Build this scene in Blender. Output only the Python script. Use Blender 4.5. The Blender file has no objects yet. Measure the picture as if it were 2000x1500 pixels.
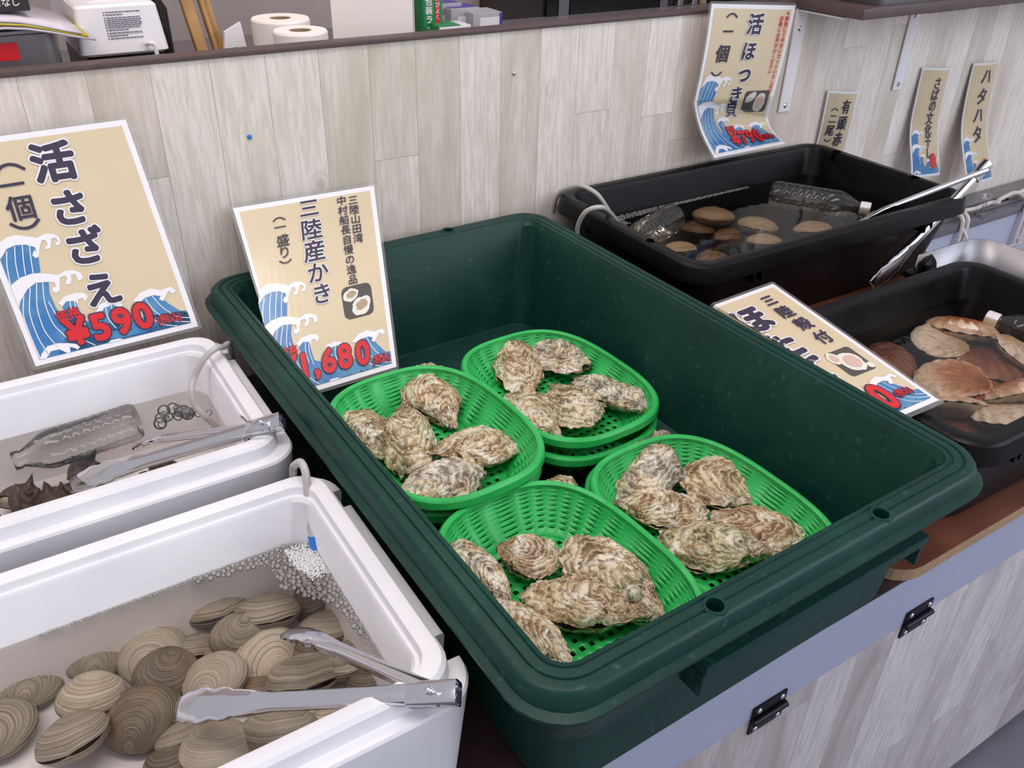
import bpy, bmesh, math, random
from mathutils import Vector, Matrix, noise
random.seed(7)
SC = bpy.context.scene
COL = SC.collection
PI = math.pi

# ------------------------------------------------------------------ camera, sky, lights, exposure
cam_data = bpy.data.cameras.new('camera'); cam_data.lens = 30.1263; cam_data.sensor_width = 36
cam_data.clip_start = 0.01
camera = bpy.data.objects.new('camera', cam_data); COL.objects.link(camera)
R_ = ((0.8444, 0.2686, -0.4636), (-0.5353, 0.4596, -0.7087), (0.0227, 0.8465, 0.5318))
camera.matrix_world = Matrix.Translation((-0.5528, -1.2688, 0.764)) @ Matrix(R_).to_quaternion().to_matrix().to_4x4()
SC.camera = camera
SC.view_settings.view_transform = 'Standard'; SC.view_settings.look = 'None'
SC.view_settings.exposure = 0.07; SC.view_settings.gamma = 1.0
SC.view_settings.use_curve_mapping = False

world = bpy.data.worlds.new('world'); SC.world = world; world.use_nodes = True
bg = world.node_tree.nodes['Background']
bg.inputs[0].default_value = (0.92, 0.92, 1.0, 1); bg.inputs[1].default_value = 0.55

def area(name, loc, target, size, size_y, power, color):
    d = bpy.data.lights.new(name, 'AREA'); d.shape = 'RECTANGLE'; d.size = size; d.size_y = size_y
    d.energy = power; d.color = color
    o = bpy.data.objects.new(name, d); COL.objects.link(o); o.location = loc
    o.rotation_euler = (Vector(target) - Vector(loc)).to_track_quat('-Z', 'Y').to_euler()
    return o
area('ceiling_lamp_front', (-0.7, -0.9, 2.3), (-0.5, -0.35, 0), 2.2, 0.5, 27, (1.0, 0.91, 0.85))
area('ceiling_lamp_kitchen', (0.1, 0.45, 2.2), (0.1, 0.4, 0.4), 1.6, 0.3, 9, (1.0, 0.86, 0.80))
area('shop_front_daylight', (2.2, -3.2, 1.7), (0.6, -0.3, 0.1), 3.0, 2.0, 60, (0.80, 0.88, 1.0))

# ------------------------------------------------------------------ helpers
def lin(h):
    h = h.lstrip('#'); out = []
    for i in (0, 2, 4):
        c = int(h[i:i+2], 16) / 255
        out.append(c / 12.92 if c <= .04045 else ((c + .055) / 1.055) ** 2.4)
    return (*out, 1)

class NT:
    def __init__(s, name):
        s.m = bpy.data.materials.new(name); s.m.use_nodes = True; s.t = s.m.node_tree
        s.b = s.t.nodes['Principled BSDF']; s.out = s.t.nodes['Material Output']
    def n(s, typ, **kw):
        nd = s.t.nodes.new(typ)
        for k, v in kw.items():
            if k in nd.inputs: nd.inputs[k].default_value = v
            else: setattr(nd, k, v)
        return nd
    def l(s, a, b): s.t.links.new(a, b)
    def coord(s, kind='Object', scale=(1, 1, 1), rot=(0, 0, 0)):
        tc = s.n('ShaderNodeTexCoord'); mp = s.n('ShaderNodeMapping')
        mp.inputs['Scale'].default_value = scale; mp.inputs['Rotation'].default_value = rot
        s.l(tc.outputs[kind], mp.inputs[0]); return mp.outputs[0]
    def noise(s, vec, scale, detail=4, rough=.55, dist=0):
        nd = s.n('ShaderNodeTexNoise'); nd.inputs['Scale'].default_value = scale; nd.inputs['Detail'].default_value = detail
        nd.inputs['Roughness'].default_value = rough; nd.inputs['Distortion'].default_value = dist
        if vec is not None: s.l(vec, nd.inputs['Vector'])
        return nd.outputs['Fac']
    def ramp(s, fac, stops, interp='LINEAR'):
        nd = s.n('ShaderNodeValToRGB'); nd.color_ramp.interpolation = interp
        e = nd.color_ramp.elements
        while len(e) < len(stops): e.new(.5)
        for i, (p, c) in enumerate(stops):
            e[i].position = p; e[i].color = lin(c) if isinstance(c, str) else (c, c, c, 1)
        s.l(fac, nd.inputs[0]); return nd.outputs[0]
    def mix(s, fac, a, b, mode='MIX'):
        nd = s.n('ShaderNodeMix', data_type='RGBA', blend_type=mode)
        for sock, v in ((nd.inputs[0], fac), (nd.inputs[6], a), (nd.inputs[7], b)):
            if isinstance(v, str): sock.default_value = lin(v)
            elif isinstance(v, (int, float)): sock.default_value = v
            else: s.l(v, sock)
        return nd.outputs[2]
    def math(s, op, a, b=None):
        nd = s.n('ShaderNodeMath', operation=op)
        for i, v in enumerate((a, b)):
            if v is None: continue
            if isinstance(v, (int, float)): nd.inputs[i].default_value = v
            else: s.l(v, nd.inputs[i])
        return nd.outputs[0]
    def bump(s, h, strength=.3, dist=.002):
        nd = s.n('ShaderNodeBump'); nd.inputs['Strength'].default_value = strength; nd.inputs['Distance'].default_value = dist
        s.l(h, nd.inputs['Height']); s.l(nd.outputs[0], s.b.inputs['Normal'])
    def color(s, c):
        if isinstance(c, str): s.b.inputs['Base Color'].default_value = lin(c)
        else: s.l(c, s.b.inputs['Base Color'])
    def set(s, **kw):
        for k, v in kw.items(): s.b.inputs[k.replace('_', ' ')].default_value = v
        return s

def flat_mat(name, col, rough=.5, metal=0, spec=.5, vary=.06, scale=30, bump=0, **kw):
    s = NT(name); v = s.coord(); f = s.noise(v, scale)
    r = s.ramp(f, [(.3, 1 - vary), (.7, 1 + 0 * vary)])
    s.color(s.mix(1.0, col, r, 'MULTIPLY'))
    s.set(Roughness=rough, Metallic=metal); s.b.inputs['Specular IOR Level'].default_value = spec
    if bump: s.bump(f, bump, .001)
    for k, v2 in kw.items(): s.b.inputs[k.replace('_', ' ')].default_value = v2
    return s.m

def clear_mat(name, tint=(1, 1, 1), ior=1.33, rough=.02, bump=None, boost=1.0, haze=0, haze_col='#ffffff'):
    # thin clear layer: straight-through light plus Fresnel gloss
    s = NT(name); s.t.nodes.remove(s.b)
    tr = s.n('ShaderNodeBsdfTransparent'); tr.inputs[0].default_value = (*tint, 1)
    gl = s.n('ShaderNodeBsdfGlossy'); gl.inputs['Roughness'].default_value = rough
    fr = s.n('ShaderNodeFresnel'); fr.inputs[0].default_value = ior
    fac = s.math('MULTIPLY', fr.outputs[0], boost)
    base = tr.outputs[0]
    if haze:
        df = s.n('ShaderNodeBsdfDiffuse'); df.inputs[0].default_value = lin(haze_col)
        m0 = s.n('ShaderNodeMixShader'); m0.inputs[0].default_value = haze
        s.l(tr.outputs[0], m0.inputs[1]); s.l(df.outputs[0], m0.inputs[2]); base = m0.outputs[0]
    if bump:
        v = s.coord(); f = s.noise(v, bump[0], 3); bp = s.n('ShaderNodeBump')
        bp.inputs['Strength'].default_value = bump[1]; bp.inputs['Distance'].default_value = .004
        s.l(f, bp.inputs['Height']); s.l(bp.outputs[0], gl.inputs['Normal']); s.l(bp.outputs[0], fr.inputs['Normal'])
    mx = s.n('ShaderNodeMixShader'); s.l(fac, mx.inputs[0]); s.l(base, mx.inputs[1]); s.l(gl.outputs[0], mx.inputs[2])
    s.l(mx.outputs[0], s.out.inputs[0]); return s.m

def smooth_by_angle(me, ang=math.radians(38)):
    me.set_sharp_from_angle(angle=ang)

def mesh_obj(name, verts, faces, mat=None, parent=None, smooth=True, attr=None, loc=None, sharp=38):
    me = bpy.data.meshes.new(name); me.from_pydata([tuple(v) for v in verts], [], faces); me.update()
    if smooth and len(me.polygons):
        me.polygons.foreach_set('use_smooth', [True] * len(me.polygons))
        if sharp: smooth_by_angle(me, math.radians(sharp))
    if attr is not None:
        a = me.attributes.new('ring', 'FLOAT', 'POINT'); a.data.foreach_set('value', attr)
    o = bpy.data.objects.new(name, me); COL.objects.link(o)
    if mat: me.materials.append(mat)
    if parent: o.parent = parent
    if loc: o.location = loc
    return o

def bm_obj(name, bm, mat, parent=None, smooth=False, sharp=38):
    me = bpy.data.meshes.new(name); bm.normal_update(); bm.to_mesh(me); bm.free()
    if smooth:
        me.polygons.foreach_set('use_smooth', [True] * len(me.polygons)); smooth_by_angle(me, math.radians(sharp))
    o = bpy.data.objects.new(name, me); COL.objects.link(o); me.materials.append(mat)
    if parent: o.parent = parent
    return o

def tag(o, label, cat, group=None, kind=None):
    o['label'] = label; o['category'] = cat
    if group: o['group'] = group
    if kind: o['kind'] = kind
    return o
def structure(o): o['kind'] = 'structure'; return o
def thing(name, label, cat, loc=(0, 0, 0), rotz=0, group=None, rot=None):
    o = bpy.data.objects.new(name, None); COL.objects.link(o); o.empty_display_size = .02
    o.location = loc; o.rotation_euler = rot if rot else (0, 0, rotz)
    return tag(o, label, cat, group)

def add_box(bm, lo, hi, bevel=0):
    vs = [bm.verts.new((x, y, z)) for x in (lo[0], hi[0]) for y in (lo[1], hi[1]) for z in (lo[2], hi[2])]
    fs = [(0, 1, 3, 2), (4, 6, 7, 5), (0, 4, 5, 1), (2, 3, 7, 6), (0, 2, 6, 4), (1, 5, 7, 3)]
    ff = [bm.faces.new([vs[i] for i in f]) for f in fs]
    if bevel:
        es = list({e for f in ff for e in f.edges})
        bmesh.ops.bevel(bm, geom=es, offset=bevel, segments=2, affect='EDGES', profile=.6)
def box_obj(name, lo, hi, mat, parent=None, bevel=0):
    bm = bmesh.new(); add_box(bm, lo, hi, bevel); return bm_obj(name, bm, mat, parent, smooth=bevel > 0, sharp=50)

def rrect(hx, hy, r, n=6, sup=None):
    r = min(r, hx * .98, hy * .98); pts = []
    for cx, cy, a0 in ((hx - r, hy - r, 0), (-hx + r, hy - r, PI / 2), (-hx + r, -hy + r, PI), (hx - r, -hy + r, 1.5 * PI)):
        for i in range(n + 1):
            a = a0 + i * PI / 2 / n; pts.append((cx + r * math.cos(a), cy + r * math.sin(a)))
    return pts
def loft(rings, cap0=True, cap1=True):
    n = len(rings[0]); V = [p for r in rings for p in r]; F = []
    for k in range(len(rings) - 1):
        for i in range(n):
            j = (i + 1) % n; F.append((k * n + i, k * n + j, (k + 1) * n + j, (k + 1) * n + i))
    if cap0: F.append(tuple(reversed(range(n))))
    if cap1: F.append(tuple((len(rings) - 1) * n + i for i in range(n)))
    return V, F
def vessel(name, prof, hx, hy, mat, parent, r0=.05, n=6):
    # prof: list of (inset, z, corner radius)
    rings = []
    for ins, z, r in prof: rings.append([(x, y, z) for x, y in rrect(hx - ins, hy - ins, r, n)])
    V, F = loft(rings); return mesh_obj(name, V, F, mat, parent, sharp=30)
def tube_mesh(pts, rad, seg=8, caps=True, sub=6):
    # Catmull-Rom through pts
    P = [Vector(p) for p in pts]
    if sub > 1 and len(P) > 2:
        Q = []
        for i in range(len(P) - 1):
            p0 = P[max(i - 1, 0)]; p1 = P[i]; p2 = P[i + 1]; p3 = P[min(i + 2, len(P) - 1)]
            for k in range(sub):
                t = k / sub
                Q.append(.5 * ((2 * p1) + (p2 - p0) * t + (2 * p0 - 5 * p1 + 4 * p2 - p3) * t * t + (3 * p1 - p0 - 3 * p2 + p3) * t ** 3))
        Q.append(P[-1]); P = Q
    V = []; F = []; up = None
    for i, p in enumerate(P):
        d = (P[min(i + 1, len(P) - 1)] - P[max(i - 1, 0)]).normalized()
        if up is None: up = d.orthogonal().normalized()
        up = (up - d * up.dot(d)).normalized(); s = d.cross(up)
        rr = rad(i / (len(P) - 1)) if callable(rad) else rad
        for k in range(seg):
            a = 2 * PI * k / seg; V.append(p + rr * (math.cos(a) * up + math.sin(a) * s))
    for i in range(len(P) - 1):
        for k in range(seg):
            j = (k + 1) % seg; F.append((i * seg + k, i * seg + j, (i + 1) * seg + j, (i + 1) * seg + k))
    if caps:
        F.append(tuple(reversed(range(seg)))); F.append(tuple((len(P) - 1) * seg + k for k in range(seg)))
    return V, F
def merge(parts):
    V = []; F = []
    for v, f in parts:
        o = len(V); V += list(v); F += [tuple(i + o for i in q) for q in f]
    return V, F
def lathe(prof, seg=24):
    # prof: (r, z)
    V = []; F = []
    for r, z in prof:
        for k in range(seg):
            a = 2 * PI * k / seg; V.append((r * math.cos(a), r * math.sin(a), z))
    for i in range(len(prof) - 1):
        for k in range(seg):
            j = (k + 1) % seg; F.append((i * seg + k, i * seg + j, (i + 1) * seg + j, (i + 1) * seg + k))
    F.append(tuple(reversed(range(seg)))); F.append(tuple((len(prof) - 1) * seg + k for k in range(seg)))
    return V, F
def cut_holes(o, holes, rad, z0, z1):
    # real round holes through a closed mesh (holes in the object's own space)
    bm = bmesh.new()
    for x, y in holes:
        bmesh.ops.create_cone(bm, cap_ends=True, segments=24, radius1=rad, radius2=rad, depth=z1 - z0, matrix=Matrix.Translation((x, y, (z0 + z1) / 2)))
    me = bpy.data.meshes.new('cut'); bm.to_mesh(me); bm.free()
    c = bpy.data.objects.new('cut', me); COL.objects.link(c); c.parent = o.parent; c.location = o.location
    md = o.modifiers.new('hole', 'BOOLEAN'); md.object = c; md.operation = 'DIFFERENCE'; md.solver = 'EXACT'
    dg = bpy.context.evaluated_depsgraph_get()
    new = bpy.data.meshes.new_from_object(o.evaluated_get(dg)); o.modifiers.clear(); o.data = new
    bpy.data.objects.remove(c)

# ------------------------------------------------------------------ materials
def wood_wall(name, light, mid, dark, grain_axis='Z'):
    s = NT(name)
    v = s.coord('Object')
    # planks: swap axes so brick rows run vertically
    sep = s.n('ShaderNodeSeparateXYZ'); s.l(v, sep.inputs[0])
    cmb = s.n('ShaderNodeCombineXYZ'); row = s.math('FLOOR', s.math('DIVIDE', sep.outputs['X'], .0795)); wn = s.n('ShaderNodeTexWhiteNoise', noise_dimensions='1D'); s.l(row, wn.inputs['W'])
    s.l(s.math('ADD', sep.outputs['Z'], s.math('MULTIPLY', wn.outputs['Value'], .78)), cmb.inputs['X']); s.l(sep.outputs['X'], cmb.inputs['Y'])
    br = s.n('ShaderNodeTexBrick'); br.offset = 0.0; br.inputs['Scale'].default_value = 1
    br.inputs['Brick Width'].default_value = .78; br.inputs['Row Height'].default_value = .0795
    br.inputs['Mortar Size'].default_value = .0005; br.inputs['Mortar Smooth'].default_value = .1
    br.inputs['Color1'].default_value = (0, 0, 0, 1); br.inputs['Color2'].default_value = (1, 1, 1, 1)
    s.l(cmb.outputs[0], br.inputs[0])
    rnd = s.n('ShaderNodeSeparateColor'); s.l(br.outputs['Color'], rnd.inputs[0])
    off = s.n('ShaderNodeCombineXYZ'); s.l(s.math('MULTIPLY', rnd.outputs[0], 9.0), off.inputs['Z'])
    s.l(s.math('MULTIPLY', rnd.outputs[0], 5.0), off.inputs['X'])
    add = s.n('ShaderNodeVectorMath', operation='ADD'); s.l(v, add.inputs[0]); s.l(off.outputs[0], add.inputs[1])
    m1 = s.n('ShaderNodeMapping'); m1.inputs['Scale'].default_value = (1, 1, .1); s.l(add.outputs[0], m1.inputs[0])
    g1 = s.noise(m1.outputs[0], 130, 5, .65, .8)
    m2 = s.n('ShaderNodeMapping'); m2.inputs['Scale'].default_value = (1, 1, .22); s.l(add.outputs[0], m2.inputs[0])
    g2 = s.noise(m2.outputs[0], 16, 3, .5, 1.2)
    wv = s.n('ShaderNodeTexWave', wave_type='BANDS', bands_direction='X'); wv.inputs['Scale'].default_value = 32
    wv.inputs['Distortion'].default_value = 6; wv.inputs['Detail'].default_value = 2; wv.inputs['Detail Scale'].default_value = .6
    m3 = s.n('ShaderNodeMapping'); m3.inputs['Scale'].default_value = (1, 1, .13); s.l(add.outputs[0], m3.inputs[0]); s.l(m3.outputs[0], wv.inputs[0])
    tone = s.math('ADD', s.math('MULTIPLY', rnd.outputs[0], .34), s.math('MULTIPLY', g2, .62))
    c = s.ramp(tone, [(.22, dark), (.5, mid), (.75, light)])
    c = s.mix(s.ramp(g1, [(.40, .48), (.57, 0.0)]), c, dark)
    c = s.mix(s.math('MULTIPLY', s.ramp(wv.outputs['Fac'], [(.0, .22), (.35, 0.)]), s.ramp(g2, [(.4, 0.), (.6, 1.)])), c, dark)
    c = s.mix(s.math('MULTIPLY', br.outputs['Fac'], .5), c, '#7f736a')
    kn = s.n('ShaderNodeTexVoronoi'); kn.inputs['Scale'].default_value = 6.5; m4 = s.n('ShaderNodeMapping'); m4.inputs['Scale'].default_value = (1, 1, .7); s.l(add.outputs[0], m4.inputs[0]); s.l(m4.outputs[0], kn.inputs['Vector'])
    ring = s.math('SINE', s.math('MULTIPLY', kn.outputs['Distance'], 130.0))
    kf = s.math('MULTIPLY', s.ramp(kn.outputs['Distance'], [(.05, .95), (.14, 0.)]), s.math('ADD', s.math('MULTIPLY', ring, .4), .5))
    c = s.mix(kf, c, dark)
    s.color(c); s.set(Roughness=.5)
    return s.m
M = {}
M['wall'] = wood_wall('pale_plank_wall', '#f5ece6', '#ebe0d8', '#c6baa9')
M['front'] = wood_wall('pale_plank_front', '#dcd6d7', '#cbc4c5', '#a39a99')
M['trim'] = flat_mat('dark_brown_trim', '#5b4848', .45, vary=.2, scale=60)
M['backwall'] = flat_mat('mauve_grey_paint', '#a39694', .6, vary=.05)
M['worktop'] = flat_mat('grey_worktop', '#6d6468', .4)
M['floor'] = flat_mat('grey_floor', '#7a7480', .55, vary=.15, scale=8)
M['counter'] = flat_mat('dark_red_worktop', '#3a2627', .35, vary=.2)
M['strip'] = flat_mat('blue_grey_laminate', '#a4a9c2', .45, vary=.04)
M['black_metal'] = flat_mat('black_metal', '#1c1a20', .35, metal=.6)
M['screw'] = flat_mat('bright_screw', '#d8d8dc', .25, metal=1)
M['styro'] = None
s = NT('white_foam'); v = s.coord(); vo = s.n('ShaderNodeTexVoronoi'); vo.inputs['Scale'].default_value = 260; s.l(v, vo.inputs['Vector'])
f = s.noise(v, 9, 3); s.color(s.ramp(f, [(.3, '#dedde4'), (.7, '#ebeaee')])); s.set(Roughness=.55)
s.b.inputs['Specular IOR Level'].default_value = .3; s.bump(vo.outputs['Distance'], .12, .0008); M['styro'] = s.m
s = NT('dark_green_plastic'); v = s.coord(); f = s.noise(v, 7, 5, .6); g = s.noise(s.coord(scale=(1, 1, 1)), 90, 3)
c = s.ramp(f, [(.3, '#0a312b'), (.55, '#0d3831'), (.75, '#18443b')]); c = s.mix(s.ramp(g, [(.62, 0.), (.8, .25)]), c, '#5f8a7c')
s.color(c); s.set(Roughness=.38); s.l(s.ramp(f, [(.3, .36), (.7, .5)]), s.b.inputs['Roughness']); s.b.inputs['Specular IOR Level'].default_value = .28; M['tub'] = s.m
M['black'] = None
s = NT('black_plastic'); v = s.coord(); f = s.noise(v, 12, 5, .6)
s.color(s.ramp(f, [(.3, '#0a090b'), (.7, '#100e11')])); s.l(s.ramp(f, [(.3, .3), (.7, .45)]), s.b.inputs['Roughness']); s.b.inputs['Specular IOR Level'].default_value = .2; M['black'] = s.m
s = NT('bright_green_plastic'); v = s.coord(); f = s.noise(v, 25, 3)
s.color(s.ramp(f, [(.3, '#22a94d'), (.7, '#34bf62')])); s.set(Roughness=.36); s.b.inputs['Subsurface Weight'].default_value = .25
s.b.inputs['Subsurface Radius'].default_value = (.002, .012, .004); s.b.inputs['Subsurface Scale'].default_value = .6; M['basket'] = s.m
M['plywood'] = flat_mat('red_brown_plywood', '#7d4a36', .4, vary=.35, scale=14)
M['plyedge'] = flat_mat('plywood_edge', '#a98a6a', .6, vary=.2, scale=80)
M['steel'] = flat_mat('brushed_steel', '#9a979c', .42, metal=1, vary=.06, scale=50)
M['chrome'] = flat_mat('polished_steel', '#d6d4da', .13, metal=1, vary=.03)
M['whitewire'] = flat_mat('cream_coated_wire', '#d8cfca', .35)
M['railgrey'] = flat_mat('grey_case_rail', '#77737a', .35, metal=.3)
M['liner'] = flat_mat('pale_case_liner', '#b7bace', .4)
M['paper'] = flat_mat('sign_white_border', '#f1eef2', .3, vary=.01, Coat_Weight=.6, Coat_Roughness=.12)
M['beige'] = flat_mat('sign_beige_print', '#dcc9a8', .3, vary=.04, scale=12, Coat_Weight=.6, Coat_Roughness=.12)
M['blue'] = None
s = NT('sign_blue_print'); v = s.coord(); f = s.noise(v, 22, 2); s.color(s.ramp(f, [(.35, '#2f72b4'), (.65, '#5a93b8')])); s.set(Roughness=.3); s.b.inputs['Coat Weight'].default_value = .6; s.b.inputs['Coat Roughness'].default_value = .12; M['blue'] = s.m
M['ink'] = flat_mat('dark_ink', '#3a3248', .35, vary=.05)
M['red'] = flat_mat('red_print', '#d8232c', .35, vary=.05)
M['white'] = flat_mat('white_plastic', '#e9e4e6', .3, vary=.02)
M['laminate'] = clear_mat('clear_laminate', (.93, .93, .94), 1.5, .06, haze=.12)
M['gloss'] = clear_mat('gloss_film', (1, 1, 1), 1.4, .07, bump=(9, .5), boost=1.2)
M['water'] = clear_mat('sea_water', (.93, .90, .86), 1.33, .012, bump=(14, .22))
M['waterdark'] = clear_mat('dark_sea_water', (.86, .80, .72), 1.33, .012, bump=(14, .22))
M['foam'] = clear_mat('bubble_film', (.97, .97, .98), 1.33, .12, haze=.17, boost=1.2)
M['bubble'] = clear_mat('clear_bubble', (.99, .99, .99), 1.33, .03, haze=.04, boost=1.3)
M['froth'] = clear_mat('white_froth', (.97, .97, .98), 1.33, .3, haze=.7, boost=1.0)
M['pet'] = clear_mat('clear_bottle_plastic', (.96, .96, .96), 1.4, .03, bump=(30, .35), boost=1.1, haze=.03)
s = NT('milky_hose'); s.color('#cfcac6'); s.set(Roughness=.3); s.b.inputs['Transmission Weight'].default_value = .25; M['hose'] = s.m
M['bluecap'] = flat_mat('blue_nozzle', '#2d7bd8', .35)
M['tissue'] = flat_mat('white_tissue', '#efe6e0', .85, vary=.03, scale=60, bump=.2)
M['greenbox'] = flat_mat('green_carton', '#1a8a4c', .4)
M['greybox'] = flat_mat('grey_carton', '#a9a4ab', .45)
M['violet'] = flat_mat('violet_print', '#4a3f9a', .4)
M['darkoven'] = flat_mat('dark_oven_door', '#342a28', .25, vary=.2)
M['ovenglass'] = flat_mat('black_oven_glass', '#120f10', .1)
M['woodstick'] = flat_mat('honey_wood', '#c09158', .5, vary=.3, scale=20)
M['mag'] = flat_mat('magazine_paper', '#cfc4cc', .3)
M['maggreen'] = flat_mat('yellow_print', '#c9b33f', .4)
M['blackbox'] = flat_mat('black_carton', '#2a2324', .5)
M['amber'] = flat_mat('dark_bottle', '#1d1713', .15)

# shells
def oyster_mat(name, olive, pink):
    s = NT(name); v = s.coord('Object')
    oi = s.n('ShaderNodeObjectInfo'); add = s.n('ShaderNodeVectorMath', operation='ADD'); s.l(v, add.inputs[0])
    rv = s.n('ShaderNodeCombineXYZ'); s.l(s.math('MULTIPLY', oi.outputs['Random'], 3.0), rv.inputs[0]); s.l(oi.outputs['Random'], rv.inputs[1]); s.l(rv.outputs[0], add.inputs[1]); V = add.outputs[0]
    at = s.n('ShaderNodeAttribute', attribute_name='ring')
    n1 = s.noise(V, 26, 5, .55, .5); n2 = s.noise(V, 105, 6, .7, .6); n3 = s.noise(V, 380, 3, .6); n4 = s.noise(V, 34, 4, .6, .8)
    # growth lamellae follow the shell's own growth coordinate, broken up by patches
    ph = s.math('ADD', s.math('MULTIPLY', at.outputs['Fac'], 66.0), s.math('ADD', s.math('MULTIPLY', n1, 30.0), s.math('MULTIPLY', n2, 13.0)))
    lam = s.math('ADD', s.math('MULTIPLY', s.math('SINE', ph), .5), .5)
    c = s.ramp(n1, [(.30, '#755c3d'), (.42, '#b18f62'), (.50, '#dcc49c'), (.58, olive), (.70, '#847a50')])
    c = s.mix(s.ramp(n4, [(.36, .85), (.50, 0.)]), c, pink)
    c = s.mix(s.ramp(n4, [(.50, 0.), (.62, .9)]), c, '#f3e9d6')
    patch = s.ramp(n2, [(.40, 1.), (.58, .12)])
    dk = s.math('MULTIPLY', s.ramp(lam, [(.0, .85), (.10, .5), (.24, 0.)]), s.math('MULTIPLY', patch, .95))
    c = s.mix(dk, c, '#33261f')
    c = s.mix(s.math('MULTIPLY', s.ramp(n2, [(.33, .95), (.44, 0.)]), .9), c, '#3a2e30')
    c = s.mix(s.ramp(lam, [(.80, 0.), (1., .5)]), c, '#efe2ca')
    c = s.mix(s.ramp(n3, [(.63, 0.), (.74, .7)]), c, '#f6eddc')
    s.color(c); s.set(Roughness=.4); s.b.inputs['Coat Weight'].default_value = .2; s.b.inputs['Coat Roughness'].default_value = .22
    h = s.math('ADD', s.math('MULTIPLY', s.ramp(lam, [(.0, 0.), (.4, 1.)]), .7), s.math('ADD', s.math('MULTIPLY', n2, 1.6), s.math('MULTIPLY', n3, .6)))
    s.bump(h, .7, .0018); return s.m
M['oyster_a'] = oyster_mat('oyster_tan', '#c9ac80', '#8d5f44')
M['oyster_b'] = oyster_mat('oyster_olive', '#ada376', '#70623f')
M['oyster_c'] = oyster_mat('oyster_grey', '#b3aca0', '#6d5b55')
def clam_mat(name, stops, dark, freq):
    s = NT(name); v = s.coord('Object'); oi = s.n('ShaderNodeObjectInfo')
    add = s.n('ShaderNodeVectorMath', operation='ADD'); s.l(v, add.inputs[0]); rv = s.n('ShaderNodeCombineXYZ'); s.l(s.math('MULTIPLY', oi.outputs['Random'], 2.0), rv.inputs[0]); s.l(rv.outputs[0], add.inputs[1]); V = add.outputs[0]
    at = s.n('ShaderNodeAttribute', attribute_name='ring')
    n1 = s.noise(V, 30, 3); n2 = s.noise(V, 140, 4, .6)
    r1 = s.math('ADD', s.math('MULTIPLY', at.outputs['Fac'], freq), s.math('MULTIPLY', n1, 1.2)); cmb = s.n('ShaderNodeCombineXYZ'); s.l(r1, cmb.inputs[0]); s.l(s.math('MULTIPLY', oi.outputs['Random'], 40.0), cmb.inputs[1])
    band = s.noise(cmb.outputs[0], 1.0, 3, .7)
    c = s.ramp(band, stops)
    c = s.mix(s.ramp(n1, [(.55, 0.), (.75, .4)]), c, '#b08a63')
    fine = s.math('SINE', s.math('ADD', s.math('MULTIPLY', at.outputs['Fac'], 190.0), s.math('MULTIPLY', n1, 6.0)))
    c = s.mix(s.ramp(fine, [(.2, .0), (.95, .26)]), c, dark)
    c = s.mix(s.math('MULTIPLY', oi.outputs['Random'], .28), c, '#6f6a66')
    c = s.mix(s.ramp(n2, [(.62, 0.), (.72, .4)]), c, dark)
    s.color(c); s.set(Roughness=.42); s.bump(s.math('ADD', s.math('MULTIPLY', fine, .3), band), .45, .0012); return s.m
M['clam'] = clam_mat('clam_shell', [(.30, '#544c42'), (.42, '#90877a'), (.50, '#c3bcac'), (.58, '#857a69'), (.70, '#b0aa9c')], '#453d36', 20)
M['clam_pale'] = clam_mat('clam_shell_pale', [(.30, '#857a6c'), (.42, '#b9b0a0'), (.52, '#e4ddcf'), (.60, '#b09a80'), (.72, '#c6c2b8')], '#665b50', 20)
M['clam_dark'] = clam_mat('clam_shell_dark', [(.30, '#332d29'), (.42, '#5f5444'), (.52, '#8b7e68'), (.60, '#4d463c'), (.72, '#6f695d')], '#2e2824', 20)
M['surf'] = clam_mat('surf_clam_shell', [(.32, '#857055'), (.45, '#b69c7a'), (.55, '#d3bfa2'), (.68, '#a98d6b')], '#6e573f', 40)
M['surf_dark'] = clam_mat('surf_clam_dark', [(.32, '#3f2c1c'), (.45, '#6a492b'), (.55, '#8a6840'), (.68, '#5a4029')], '#33231a', 18)
def scallop_mat(name, a, b, white):
    s = NT(name); v = s.coord('Object'); oi = s.n('ShaderNodeObjectInfo'); at = s.n('ShaderNodeAttribute', attribute_name='ring')
    n1 = s.noise(v, 30, 5, .65, .5); n2 = s.noise(v, 110, 5, .7)
    t = s.math('ADD', s.math('MULTIPLY', at.outputs['Fac'], .55), s.math('MULTIPLY', n1, .6))
    c = s.ramp(t, [(.35, a), (.62, b), (.85, white)])
    c = s.mix(s.ramp(n2, [(.5, 0.), (.66, .6)]), c, '#8a4a2c'); c = s.mix(s.ramp(n1, [(.6, 0.), (.75, .5)]), c, '#7d7a4a')
    s.color(c); s.set(Roughness=.4); s.bump(n2, .5, .0015); return s.m
M['sc_red'] = scallop_mat('scallop_red', '#8f4a2c', '#c48c66', '#f0e0d0')
M['sc_white'] = scallop_mat('scallop_white', '#c4a886', '#e6d8c8', '#f6f0ea')
M['sc_brown'] = scallop_mat('scallop_brown', '#4a2415', '#74402a', '#9a6a4c')
M['sc_under'] = flat_mat('scallop_pale_valve', '#cfc0ac', .4, vary=.2, scale=60)
M['turban'] = None
s = NT('turban_shell'); v = s.coord(); n1 = s.noise(v, 60, 5, .65); s.color(s.ramp(n1, [(.3, '#231d1b'), (.5, '#40332d'), (.64, '#5f4033'), (.78, '#84705a')])); s.set(Roughness=.5); s.bump(n1, .6, .002); M['turban'] = s.m

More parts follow.
